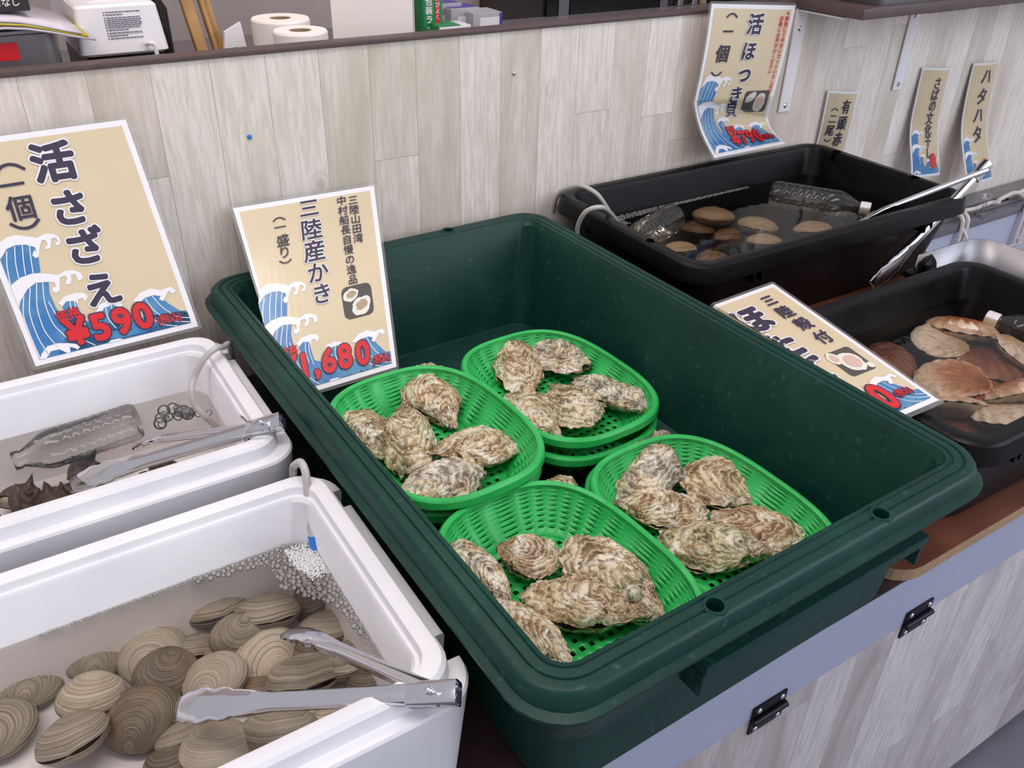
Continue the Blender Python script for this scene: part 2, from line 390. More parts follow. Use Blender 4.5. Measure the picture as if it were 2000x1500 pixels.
# ------------------------------------------------------------------ setting
structure(box_obj('floor', (-3, -3.5, -.84), (3.2, 2.2, -.80), M['floor']))
structure(box_obj('wall_back', (-1.6, 0, -.80), (2.9, .022, .505), M['wall']))
structure(box_obj('wall_kitchen', (-1.6, .72, .30), (2.9, .78, 1.9), M['backwall']))
structure(box_obj('trim_1', (-1.6, -.004, .5055), (.935, .024, .5125), M['trim'], bevel=.001))
wt = structure(box_obj('floor_kitchen_bench', (-1.6, .0225, .36), (2.9, .7195, .40), M['worktop'])); wt.name = 'kitchen_worktop'
wt.pop('kind'); tag(wt, 'grey kitchen worktop behind the plank partition', 'worktop')

for nm, lab, x, z, m in (('push_pin', 'small blue pin in the planks between the two left price signs', -0.1965, 0.3923, 'bluecap'), ('wall_screw', 'small bright screw in the planks under the trim above the green tub', 0.2635, 0.4378, 'screw')):
    bm = bmesh.new(); bmesh.ops.create_uvsphere(bm, u_segments=12, v_segments=8, radius=.0036, matrix=Matrix.Translation((0, -.0012, 0)) @ Matrix.Diagonal((1, .7, 1, 1)))
    o = bm_obj(nm, bm, M[m], smooth=True); o.location = (x, 0, z); tag(o, lab, 'pin' if m == 'bluecap' else 'screw')

# serving shelf that sticks out over the right of the partition
sh = thing('serving_shelf', 'dark brown shelf jutting out over the right of the plank wall', 'shelf', (1.9, 0, .50))
box_obj('shelf_board', (-.965, -.165, 0), (.9, .07, .02), M['trim'], sh, .003)
box_obj('shelf_batten', (-.66, -.10, -.016), (-.52, -.004, -.0005), M['woodstick'], sh)
for bx, bl in ((-.945, .195), (-.565, .19)):
    V1, F1 = loft([[(bx + x, y, z) for x, y in rrect(.017, .0022, .0018, 2)] for z in (-bl - .012, -.0005)])
    V1 = [(x, y - .0032, z) for x, y, z in V1]
    V2, F2 = loft([[(bx + x, -.0011 + y, z + -.0035) for x, z in rrect(.016, .0022, .0018, 2)] for y in (-.003, -.12)])
    br = mesh_obj('bracket', *merge([(V1, F1), (V2, F2)]), M['white'], sh); br['label'] = 'white painted angle bracket'
    for z in (-bl, -.04):
        bm = bmesh.new(); bmesh.ops.create_cone(bm, cap_ends=True, segments=12, radius1=.0055, radius2=.003, depth=.003, matrix=Matrix.Translation((bx, -.0068, z)) @ Matrix.Rotation(PI / 2, 4, 'X'))
        bm_obj('screw', bm, M['screw'], br)
st = thing('steel_pan', 'shallow steel pan standing on the shelf at top right', 'pan', (1.885, -.062, .5205))
V, F = loft([[(x - .08, y, z) for x, y in rrect(hx, hy, .03)] for hx, hy, z in ((.82, .09, 0), (.84, .10, .06), (.85, .108, .062), (.85, .108, .066), (.83, .095, .066), (.81, .085, .008))])
mesh_obj('pan_body', V, F, M['steel'], st, sharp=30)

# counter
ct = thing('display_counter', 'waist high counter with grey blue edge strip and plank front under the tubs', 'counter', (0, -.44, -.80))
box_obj('worktop', (-1.6, -.4465, .775), (1.13, .435, .80), M['counter'], ct, .002)
box_obj('edge_strip', (-1.6, -.4475, .701), (1.13, -.4468, .7985), M['strip'], ct)
box_obj('front_panel', (-1.6, -.4475, .07), (1.13, -.43, .7005), M['front'], ct)
box_obj('carcass', (-1.6, -.425, .0), (1.13, .43, .77), M['black'], ct)
for hx in (.070, .352):
    h = box_obj('hinge', (hx - .028, -.4505, .6775), (hx + .028, -.448, .7245), M['black_metal'], ct, .0008); h['label'] = 'black metal butt hinge'
    V, F = tube_mesh([(hx - .028, -.453, .7025), (hx + .028, -.453, .7025)], .0042, 10, sub=1); mesh_obj('hinge_pin', V, F, M['black_metal'], h)
    for sx in (-.019, .019):
        for sz in (.6845, .7175):
            bm = bmesh.new(); bmesh.ops.create_uvsphere(bm, u_segments=10, v_segments=6, radius=.0042, matrix=Matrix.Translation((hx + sx, -.451, sz)) @ Matrix.Diagonal((1, .5, 1, 1)))
            bm_obj('screw', bm, M['screw'], h, smooth=True)

# ------------------------------------------------------------------ refrigerated case on the right
cs = thing('display_case', 'open refrigerated case with grey rail and pale liner at the right end', 'display case', (1.85, -.45, -.80))
def cs_box(nm, lo, hi, m, bv=0): return box_obj(nm, (lo[0] - 1.85, lo[1] + .45, lo[2] + .80), (hi[0] - 1.85, hi[1] + .45, hi[2] + .80), m, cs, bv)
cs_box('case_base', (1.14, -.88, -.80), (2.7, -.005, -.40), M['liner'])
cs_box('liner_back', (1.14, -.104, -.40), (2.7, -.005, -.0755), M['liner'])
cs_box('liner_side', (1.14, -.88, -.40), (1.16, -.106, -.06), M['liner'])
cs_box('front_wall', (1.14, -.90, -.40), (2.7, -.881, -.02), M['liner'])
rail = cs_box('rail', (1.14, -.062, -.075), (2.7, -.004, -.035), M['steel'], .004)
cs_box('rail', (1.14, -.110, -.075), (2.7, -.0625, -.050), M['railgrey'], .004)
cs_box('rail', (1.14, -.088, -.0499), (2.7, -.078, -.044), M['railgrey'], .002)
rk = thing('wire_rack', 'cream coated wire rack hooked over the grey rail of the case', 'wire rack', (1.62, -.11, -.16))
def wire(nm, pts, r=.0056, sub=4):
    V, F = tube_mesh([(x - 1.62, y + .11, z + .16) for x, y, z in pts], r, 8, sub=sub); return mesh_obj(nm, V, F, M['whitewire'], rk)
wire('top_wire', [(1.60, -.085, -.032), (1.63, -.085, -.030), (1.70, -.085, -.034), (1.76, -.085, -.030), (1.775, -.100, -.026), (1.80, -.085, -.030), (1.86, -.085, -.020), (1.90, -.085, -.024), (1.95, -.085, -.016), (2.05, -.085, -.016), (2.3, -.085, -.018)])
for x in (1.60, 1.895, 2.2):
    for dx in (0, .022):
        wire('hook', [(x + dx, -.066, -.046), (x + dx, -.085, -.028), (x + dx, -.108, -.034), (x + dx, -.117, -.06), (x + dx, -.118, -.17)])
    wire('strut', [(x + .005, -.116, -.06), (x + .02, -.19, -.155), (x + .03, -.26, -.205)], .0036)
wire('shelf_wire', [(1.60, -.118, -.17), (1.9, -.118, -.168), (2.3, -.118, -.168)], .0036, 1)
wire('shelf_wire', [(1.895, -.118, -.145), (1.91, -.30, -.16), (1.92, -.5, -.165)], .0036, 1)
for k in range(9):
    wire('grid_wire', [(1.90 + .003 * k, -.15 - .035 * k, -.148 - .002 * k), (1.90 + .003 * k, -.15 - .035 * k, -.215)], .0028, 1)
    if k % 2 == 0: wire('grid_wire', [(1.90, -.15 - .035 * k, -.215), (2.3, -.15 - .035 * k, -.215)], .0028, 1)

# ------------------------------------------------------------------ big tubs
tub = thing('green_tub', 'large deep green plastic tub holding baskets of oysters', 'tub', (0, -.484, .0005), .01686)
prof = [(.052, 0, .05), (.046, .004, .05), (.040, .085, .05), (.036, .088, .05), (.030, .118, .05), (.016, .146, .05), (.012, .1765, .05),
        (-.003, .1765, .055), (-.0035, .181, .055), (.004, .1835, .05), (.006, .198, .05), (.0085, .2015, .048), (.011, .2027, .046), (.0175, .2027, .04), (.0185, .2008, .039), (.0205, .2008, .037), (.0215, .2027, .036),
        (.0290, .2027, .03), (.0300, .2008, .029), (.0315, .2008, .028), (.0325, .2024, .027), (.0365, .2015, .024), (.0385, .197, .022), (.042, .192, .022), (.060, .05, .03), (.068, .016, .03), (.075, .0125, .025)]
tb = vessel('tub_body', prof, .308, .454, M['tub'], tub)
cut_holes(tb, [(-.113, -.4345), (.118, -.4345), (.114, .4345), (-.113, .4345)], .0082, .17, .22)
for hx, hy in ((-.113, -.4345), (.118, -.4345), (.114, .4345), (-.113, .4345)):
    bm = bmesh.new(); V, F = lathe([(.0084, .2015), (.0084, .2034), (.0108, .2036), (.0118, .2022), (.0118, .2005), (.0084, .2005)], 20); F = F[:-2]
    mesh_obj('hole_collar', [(x + hx, y + hy, z) for x, y, z in V], F, M['tub'], tub)
for sy in (-1, 1):
    bm = bmesh.new(); y0, y1 = sorted((sy * .414, sy * .449)); add_box(bm, (-.124, y0, .128), (.208, y1, .142), .002)
    bm_obj('grip_ledge', bm, M['tub'], tub, smooth=True)
    for sx in (-.121, .205):
        y0, y1 = sorted((sy * .410, sy * .446)); box_obj('ledge_rib', (sx - .003, y0, .098), (sx + .003, y1, .1278), M['tub'], tub, .001)

def black_tub(nm, label, cx, cy, hx, hy, z0, z1, rot=0, holes=()):
    t = thing(nm, label, 'tub', (cx, cy, z0), rot); H = z1 - z0
    pr = [(.045, 0, .05), (.040, .004, .05), (.018, H - .034, .045), (.010, H - .030, .045), (-.001, H - .030, .048), (-.001, H - .026, .048), (.003, H - .004, .046), (.006, H - .001, .044), (.009, H, .042),
          (.022, H, .034), (.026, H - .002, .03), (.029, H - .010, .03), (.050, .03, .03), (.056, .010, .03), (.065, .006, .03)]
    b = vessel('tub_body', pr, hx, hy, M['black'], t)
    if holes: cut_holes(b, holes, .0095, H - .05, H + .02)
    # short ribs under the rim
    for sx in (-.62, -.57, .62, .67): box_obj('rim_rib', (sx * hx - .002, -hy + .006, H - .052), (sx * hx + .002, -hy + .024, H - .0302), M['black'], t)
    return t
t1 = black_tub('black_tub', 'black plastic tub of surf clams standing against the plank wall', .6975, -.216, .3575, .204, .0605, .220, -.008,
               [(-.340, -.072), (.340, -.075), (.336, .118), (-.336, .1)])
t2 = black_tub('black_tub', 'black plastic tub of scallops in front at the right', .605, -.716, .260, .183, .0205, .180, -.004, [(.24, -.06)])
# boards under the black tubs
b1 = thing('plywood_board', 'red brown plywood board with rounded corner under the scallop tub', 'board', (.68, -.70, .0005))
V, F = loft([[(x, y, z) for x, y in rrect(.42, .192, .05)] for z in (0, .0185)])
o = mesh_obj('board_face', V, F, M['plywood'], b1, smooth=False); o.data.materials.append(M['plyedge'])
for p in o.data.polygons:
    if abs(p.normal.z) < .5: p.material_index = 1
b2 = box_obj('plank', (.36, -.505, .0005), (1.10, -.03, .059), M['plywood'], bevel=.003); b2.name = 'wooden_plank'
tag(b2, 'thick red brown plank under the surf clam tub', 'plank')
# bent steel sheet, added in place of a steel tray behind the scallop tub
path = [(.815, -.478), (.955, -.478)] + [(.955 + .045 * math.sin(a), -.523 + .045 * math.cos(a)) for a in [i * PI / 16 for i in range(1, 8)]] + [(1.0, -.523), (1.004, -.86)]
n = len(path); V = [(x, y, .0195) for x, y in path] + [(x, y, .168) for x, y in path]
inn = [(x - .0 if i < 2 else x, y) for i, (x, y) in enumerate(path)]
F = [(i, i + 1, n + i + 1, n + i) for i in range(n - 1)]
gd = mesh_obj('steel_tray_side', V, F, M['steel']); md = gd.modifiers.new('thick', 'SOLIDIFY'); md.thickness = .002
tag(gd, 'bent brushed steel sheet standing in for a tray around the far corner of the scallop tub', 'tray side')
gd.location.z = .0005
# dark crumpled plastic by the scallop tub
def blob(nm, c, r, sc, mat, seed, amp=.5, fr=60, parent=None):
    bm = bmesh.new(); bmesh.ops.create_icosphere(bm, subdivisions=3, radius=r)
    for v in bm.verts:
        d = noise.noise(v.co * fr + Vector((seed, 0, 0))); v.co *= 1 + amp * d; v.co = Vector((v.co.x * sc[0], v.co.y * sc[1], v.co.z * sc[2])) + Vector(c)
    return bm_obj(nm, bm, mat, parent, smooth=True, sharp=20)
o = blob('plastic_scrap', (.80, -.502, .136), .030, (1.3, .45, 1.1), M['black'], 3, .9, 55)
tag(o, 'crumpled black plastic scrap wedged behind the scallop tub', 'plastic scrap')

# ------------------------------------------------------------------ white foam boxes
def foam_box(nm, label, x1, y0, y1, H, floor_z):
    w = .50; hx = w / 2; hy = (y1 - y0) / 2; t = thing(nm, label, 'box', (x1 - hx, (y0 + y1) / 2, .0005))
    pr = [(.012, 0, .04), (.010, .004, .04), (0, H - .022, .04), (.0015, H - .019, .04), (.0135, H - .0185, .036), (.0155, H - .004, .034), (.019, H, .032), (.030, H, .026), (.0335, H - .002, .024),
          (.0355, H - .010, .024), (.0385, H - .0105, .023), (.041, H - .0145, .023), (.050, floor_z + .02, .03), (.056, floor_z + .004, .03), (.068, floor_z, .025)]
    body = vessel('box_body', pr, hx, hy, M['styro'], t, n=7)
    # notched outer ledge: a few blocks cut out of it
    bm = bmesh.new()
    return t, body
fb2, fb2b = foam_box('foam_box', 'white foam box of striped clams in front', -.302, -.857, -.499, .170, .022)
fb1, fb1b = foam_box('foam_box', 'white foam box of turban shells by the plank wall', -.316, -.459, -.128, .170, .030)
def notch(o, lo, hi):
    bm = bmesh.new(); add_box(bm, lo, hi); me = bpy.data.meshes.new('cut'); bm.to_mesh(me); bm.free()
    c = bpy.data.objects.new('cut', me); COL.objects.link(c); c.parent = o.parent
    md = o.modifiers.new('n', 'BOOLEAN'); md.object = c; md.operation = 'DIFFERENCE'; md.solver = 'EXACT'
    bpy.context.view_layer.update(); dg = bpy.context.evaluated_depsgraph_get(); new = bpy.data.meshes.new_from_object(o.evaluated_get(dg)); o.modifiers.clear(); o.data = new; bpy.data.objects.remove(c)
for y0, y1 in ((.105, .135), (-.135, -.105)):
    notch(fb2b, (.2365, y0, .12), (.27, y1, .18))
notch(fb1b, (.2365, .09, .12), (.27, .112, .18))

def water(nm, label, cx, cy, hx, hy, z, mat, r=.03, rot=0):
    pts = rrect(hx, hy, r, 6); o = mesh_obj(nm, [(x, y, 0) for x, y in pts], [tuple(range(len(pts)))], mat, smooth=False)
    o.location = (cx, cy, z); o.rotation_euler.z = rot
    return tag(o, label, 'water', kind='stuff')
water('sea_water', 'clear sea water over the striped clams', -.552, -.678, .2035, .1325, .105, M['water'])
water('sea_water', 'clear sea water over the turban shells', -.566, -.2935, .2045, .1195, .105, M['water'])
water('sea_water', 'dark sea water over the surf clams', .6975, -.216, .318, .1645, .163, M['waterdark'], rot=-.008)
water('sea_water', 'brownish sea water over the scallops', .6, -.716, .2255, .1435, .127, M['waterdark'], rot=-.004)

# ------------------------------------------------------------------ green baskets
def basket_mesh():
    W, L, Hh = .114, .150, .050
    def ring(sx, sy, z, e, n=128):
        out = []
        for i in range(n):
            a = 2 * PI * i / n; c, s_ = math.cos(a), math.sin(a)
            out.append((sx * math.copysign(abs(c) ** (2 / e), c), sy * math.copysign(abs(s_) ** (2 / e), s_), z))
        return out
    n = 128; V = []; F = []
    lv = 22; tt = [0, .05, .10]
    while len(tt) < lv + 1: tt.append(tt[-1] + (.014 if len(tt) % 2 else .068))
    k_ = tt[-1]; tt = [q / k_ for q in tt]
    # wall rows top to bottom, with open slots in the middle rows
    for k in range(lv + 1):
        t = tt[k]; ins = .040 * (t ** 1.5) + .004; z = Hh * (1 - t ** 1.15)
        V += ring(W - ins, L - ins, z, 2.9 + .5 * t)
    for k in range(lv):
        for i in range(n):
            slot = 2 <= k <= lv - 3 and k % 2 == 0 and (i % 8) not in (0, 1, 4, 5)
            if slot: continue
            j = (i + 1) % n; F.append((k * n + i, (k + 1) * n + i, (k + 1) * n + j, k * n + j))
    wall = (V, F)
    # rim: rolled lip
    rr = []
    for d, z in ((.005, Hh), (.005, Hh + .0022), (.0025, Hh + .0038), (-.001, Hh + .0036), (-.0034, Hh + .001), (-.0040, Hh - .0085), (-.0024, Hh - .0085), (.0005, Hh - .0005)):
        rr.append(ring(W - d, L - d, z, 2.9))
    VR, FR = loft(rr, False, False)
    # floor: grid with square holes, clipped to the foot outline
    VF = []; FF = []; st = .0065; ix = int(.082 / st); iy = int(.125 / st); idx = {}
    def vid(i, j):
        if (i, j) not in idx: idx[(i, j)] = len(VF); VF.append((i * st, j * st, .0003))
        return idx[(i, j)]
    W2, L2 = W - .044, L - .040
    for i in range(-ix, ix):
        for j in range(-iy, iy):
            x, y = (i + .5) * st, (j + .5) * st
            if (abs(x) / W2) ** 3.4 + (abs(y) / L2) ** 3.4 > 1.08: continue
            if (i + j) % 2 == 0 and i % 2 == 0 and (abs(x) / W2) ** 3.4 + (abs(y) / L2) ** 3.4 < .82: continue
            FF.append((vid(i, j), vid(i + 1, j), vid(i + 1, j + 1), vid(i, j + 1)))
    return wall, (VR, FR), (VF, FF)
BW, BR_, BF = basket_mesh()
def make_basket():
    t = thing('oyster_basket', '', 'basket')
    for nm, m in (('side_wall', BW), ('rim', BR_), ('base_grid', BF)):
        o = mesh_obj(nm, m[0], m[1], M['basket'], t, sharp=35)
        if nm != 'rim': md = o.modifiers.new('thick', 'SOLIDIFY'); md.thickness = .0018; md.offset = 1
    return t
c_, s_ = math.cos(.01686), math.sin(.01686)
def in_tub(x, y): return (c_ * x - s_ * y, s_ * x + c_ * y - .484)
bk0 = make_basket()
BK = {'b1': (-.131, .047, .0625, .03, 'green basket of oysters nearest the oyster price sign'), 'b2': (.0975, .083, .0415, .02, 'green basket of oysters at the back right of the green tub'),
      'b3': (.092, -.245, .0325, .0, 'green basket of oysters at the front right of the green tub'), 'b4': (-.130, -.2475, .0470, .02, 'green basket of oysters at the front left corner of the green tub')}
LOWER = {'b1': (-.127, .057, .0335, .02, 'lower green basket with one oyster under the one by the price sign'), 'b2': (.093, .077, .0160, .01, 'spare green basket nested under the back right basket'),
         'b3': (.096, -.232, .0135, .01, 'spare green basket nested under the front right basket'), 'b4': (-.127, -.236, .0225, .0, 'spare green basket nested under the front left basket')}
first = True
for D, grp in ((BK, 'top oyster baskets'), (LOWER, 'lower oyster baskets')):
    for k, (x, y, z, r, lab) in D.items():
        if first: b = bk0; first = False
        else:
            b = bk0.copy(); COL.objects.link(b)
            for ch in list(bk0.children):
                c = ch.copy(); COL.objects.link(c); c.parent = b
        X, Y = in_tub(x, y); b.location = (X, Y, z); b.rotation_euler.z = r + .01686; b['label'] = lab; b['group'] = grp

# ------------------------------------------------------------------ oysters
def nz(x, y, z, s): return noise.noise(Vector((x, y, z)) + Vector((s * 3.17, s * 1.31, s * 7.7)))
def oyster_valve(L, W, T, seed, top=True, lump=0):
    # long axis +X: hinge (narrow) at -X, open end at +X
    nr, na = 30, 96; V = []; A = []
    rnd = random.Random(seed); bend = rnd.uniform(-.22, .22); pinch = rnd.uniform(.42, .78); frill = rnd.uniform(.8, 1.3)
    hum = rnd.uniform(-.25, .15)
    for k in range(nr + 1):
        s = k / nr
        for i in range(na):
            a = 2 * PI * i / na; ca, sa = math.cos(a), math.sin(a)
            x = L / 2 * ca; wid = W / 2 * (1 - pinch * max(0, -ca) ** 1.4) * (1 + .10 * ca)
            y = wid * sa
            ed = .15 * nz(ca * 1.2, sa * 1.2, 0, seed) + .10 * nz(ca * 2.8, sa * 2.8, 2, seed) * s + .075 * nz(ca * 7, sa * 7, 5, seed) * s ** 3 * frill
            x *= 1 + ed; y *= 1 + ed
            # growth centre sits toward the hinge
            cx = -.40 * L
            px = cx + (x - cx) * s; py = y * s
            wl = W / 2 * (1 - pinch * max(0, -2 * px / L) ** 1.4); e = min(1, math.hypot(2 * px / L, py / max(wl, 1e-4)) ) if s < 1 else 1
            py += bend * L * ((px / L) ** 2 - .08)
            dome = (1 - e ** 2.1) ** .62
            prof = .62 * dome + .38 * dome * (1 - min(1, abs(px / L - hum) * 1.5))
            z = T * prof
            # terraced, ragged lamellae
            fr = s * 9 + 1.1 * nz(ca * 1.2, sa * 1.2, s * 2, seed + 1)
            st = fr - math.floor(fr)
            z += T * (.17 if top else .18) * (st ** 2.2 - .25) * min(1, s * 2.5) * (.45 + .9 * abs(nz(ca * 2.5, sa * 2.5, math.floor(fr), seed + 2)))
            z += T * .48 * nz(px * 22, py * 24, 0, seed + 3) * (1 - .4 * s)
            z += T * .13 * nz(px * 65, py * 65, 1, seed + 4)
            q = .0013 * nz(px * 210, py * 210, 3, seed + 5)
            z += q
            if s > .8: z += .0022 * frill * nz(ca * 11, sa * 11, 0, seed + 6) * (s - .8) / .2
            jit = .016 * L * nz(ca * 14, sa * 14, math.floor(fr) * .7, seed + 8) * min(1, s * 2)
            V.append((px + ca * jit, py + sa * jit, max(z, -.0015) if top else max(z, -.0015))); A.append(s)
    F = []
    for k in range(nr):
        for i in range(na):
            j = (i + 1) % na; F.append((k * na + i, (k + 1) * na + i, (k + 1) * na + j, k * na + j))
    F.append(tuple(range(na))[::1])
    if not top:
        V = [(x, y, -z) for x, y, z in V]; F = [tuple(reversed(f)) for f in F]
    return V, F, A
def oyster(cx, cy, z, head, L, W, T, seed, mat, label, pitch=0, roll=0, group='oysters in the green baskets'):
    o = thing('oyster', label, 'oyster', (cx, cy, z), group=group)
    o.rotation_euler = (Matrix.Rotation(head, 3, 'Z') @ Matrix.Rotation(-pitch, 3, 'Y') @ Matrix.Rotation(roll, 3, 'X')).to_euler()
    V, F, A = oyster_valve(L, W, T * .62, seed, True); mesh_obj('upper_shell', V, F, M[mat], o, attr=A, sharp=None)
    V, F, A = oyster_valve(L * 1.03, W * 1.02, T * .5, seed + 40, False)
    # lower valve keeps the outline of the upper one
    V2, F2, A2 = oyster_valve(L * 1.02, W * 1.01, T * .5, seed, False)
    mesh_obj('lower_shell', V2, F2, M[mat], o, attr=A2, sharp=None)
    return o
OY = [('b2', 0.0971, -0.2884, 0.064, -1.944, 0.156, 0.0655), ('b2', 0.1693, -0.292, 0.064, -1.496, 0.1398, 0.0749), ('b2', 0.0392, -0.4245, 0.064, 1.392, 0.1483, 0.0635), ('b2', 0.0987, -0.4274, 0.064, -1.917, 0.1655, 0.0718), ('b2', 0.176, -0.4359, 0.064, 1.619, 0.143, 0.0684), ('b1', -0.2039, -0.372, 0.084, 1.673, 0.0955, 0.0644), ('b1', -0.1548, -0.4062, 0.084, -2.01, 0.1421, 0.0609), ('b1', -0.0716, -0.3327, 0.084, 1.316, 0.1673, 0.0791), ('b1', -0.0874, -0.4728, 0.084, -0.32, 0.1036, 0.0868), ('b1', -0.1737, -0.5222, 0.084, 0.098, 0.1134, 0.0747), ('b3', 0.1055, -0.5978, 0.054, -2.542, 0.15, 0.0911), ('b3', 0.1783, -0.676, 0.054, 2.368, 0.1116, 0.0948), ('b3', 0.0697, -0.6684, 0.054, -0.586, 0.1118, 0.0678), ('b3', 0.1398, -0.7609, 0.054, -1.162, 0.1123, 0.0844), ('b3', 0.08, -0.7558, 0.054, 2.281, 0.1303, 0.078), ('b4', -0.1973, -0.6642, 0.074, 1.695, 0.108, 0.0501), ('b4', -0.1354, -0.6711, 0.074, -0.815, 0.0694, 0.059), ('b4', -0.0732, -0.7524, 0.074, 1.671, 0.1536, 0.0801), ('b4', -0.123, -0.7657, 0.074, 2.398, 0.124, 0.0686), ('b4', -0.1945, -0.7779, 0.074, 1.717, 0.112, 0.0492)]
OYL = ['tan barnacled oyster at the back left of the back right basket', 'grey pink oyster at the very back of the back right basket', 'olive lumpy oyster nearest the viewer in the back right basket',
 'smooth round olive oyster in the middle of the back right basket', 'pointed grey oyster at the right end of the back right basket',
 'small rounded oyster at the left edge of the basket by the oyster sign', 'broad olive oyster with ruffled foot in the basket by the oyster sign', 'tall tan oyster at the back of the basket by the oyster sign',
 'wide ragged brown oyster on the right of the basket by the oyster sign', 'dark streaked oyster nearest the viewer in the basket by the oyster sign',
 'big round oyster with pale knobs at the back of the front right basket', 'frilly brown oyster with a pale pointed beak in the front right basket', 'long pale oyster lying across the left of the front right basket',
 'ruffled tan oyster at the right end of the front right basket', 'long greenish oyster with pale lip at the front of the front right basket',
 'narrow brown oyster against the tub rim at the left of the front left basket', 'white frosted stubby oyster at the back of the front left basket', 'largest pear shaped olive oyster pointing right in the front left basket',
 'oyster lying on its side with pale round barnacle in the front left basket', 'ridged brown oyster in the very front corner of the front left basket']
OYM = ['oyster_a', 'oyster_c', 'oyster_b', 'oyster_b', 'oyster_c', 'oyster_b', 'oyster_b', 'oyster_a', 'oyster_a', 'oyster_c', 'oyster_c', 'oyster_a', 'oyster_a', 'oyster_a', 'oyster_b', 'oyster_c', 'oyster_a', 'oyster_b', 'oyster_a', 'oyster_a']
OYT = [.036, .034, .036, .030, .034, .036, .040, .038, .034, .040, .040, .034, .032, .034, .036, .034, .036, .040, .042, .036]
for i, (b, x, y, z, h, L, W) in enumerate(OY):
    o = oyster(x, y, z, h, min(L * (1.2 if b in ('b1', 'b2') else 1.08), .150), min(W * (1.2 if b in ('b1', 'b2') else 1.05), .094), OYT[i], 11 + i, OYM[i], OYL[i], pitch=(.12 if L > .13 else .05) * (1 if i % 2 else -1), roll=.12 * math.sin(i * 2.1))
    if i in (10, 18):   # clear pale barnacle domes
        px, py, pr = ((-.066, .006, .013) if i == 10 else (-.050, -.012, .011))
        blob('barnacle', (px, py, .004 if i == 10 else .012), pr, (1, 1, .75), M['oyster_c'], i, .12, 90, o)
X, Y = in_tub(-.037, -.10)
oyster(X, Y, .058, .5, .085, .05, .03, 60, 'oyster_a', 'oyster glimpsed in the lower basket under the one by the price sign')

# ------------------------------------------------------------------ clams
def clam_valve(L, H, T, seed, rings=30, na=56, ux=.16, uy=.46, tri=.22, ribs=0, beak=.04, flat=.0):
    V = []; A = []; rnd = random.Random(seed); w1 = rnd.uniform(-.04, .04)
    def outline(a):
        c, s_ = math.cos(a), math.sin(a); x = L / 2 * math.copysign(abs(c) ** .92, c); y = H / 2 * math.copysign(abs(s_) ** .95, s_)
        if s_ > 0: x *= 1 - tri * s_ ** 1.5
        return x * (1 + w1 * s_), y
    ux *= L; uy *= H; OUT = [outline(2 * PI * i / 180) for i in range(180)]
    def er(px, py):
        a = math.atan2(py / H, px / L); ox, oy = outline(math.atan2(math.sin(a), math.cos(a))); 
        return min(1, math.hypot(px, py) / max(1e-6, math.hypot(ox, oy)))
    for k in range(rings + 1):
        s = (k / rings) ** .9
        for i in range(na):
            a = 2 * PI * i / na; ox, oy = outline(a); px = ux + (ox - ux) * s; py = uy + (oy - uy) * s
            e = er(px, py); z = T * max(0, 1 - e ** 2.3) ** .58
            z += T * beak * math.exp(-(s / .16) ** 2)
            if ribs:
                f = math.atan2(py - uy, px - ux); rb = .5 + .5 * math.cos(f * ribs); z += T * .13 * (rb - .5) * min(1, s * 1.6) * (1 - .0 * e)
                g = 1 + .012 * (rb - .5) * (s > .95); px *= g; py *= g
            z += .00035 * math.sin(s * 70 + seed) * min(1, s * 3) + .0012 * nz(px * 60, py * 60, 0, seed)
            V.append((px, py, max(z, 0))); A.append(s)
    F = []
    for k in range(rings):
        for i in range(na):
            j = (i + 1) % na; F.append((k * na + i, (k + 1) * na + i, (k + 1) * na + j, k * na + j))
    F.append(tuple(range(na)))
    return V, F, A
def bivalve(nm, label, cat, grp, loc, head, L, H, T, mats, seed, pitch=0, roll=0, gap=.0004, **kw):
    o = thing(nm, label, cat, loc, group=grp)
    o.rotation_euler = (Matrix.Rotation(head, 3, 'Z') @ Matrix.Rotation(pitch, 3, 'Y') @ Matrix.Rotation(roll, 3, 'X')).to_euler()
    V, F, A = clam_valve(L, H, T, seed, **kw)
    mesh_obj('upper_shell', [(x, y, z + gap) for x, y, z in V], F, M[mats[0]], o, attr=A, sharp=None)
    mesh_obj('lower_shell', [(x, y, -z * .92 - gap) for x, y, z in V], [tuple(reversed(f)) for f in F], M[mats[-1]], o, attr=A, sharp=None)
    if 'ears' in kw: pass
    return o
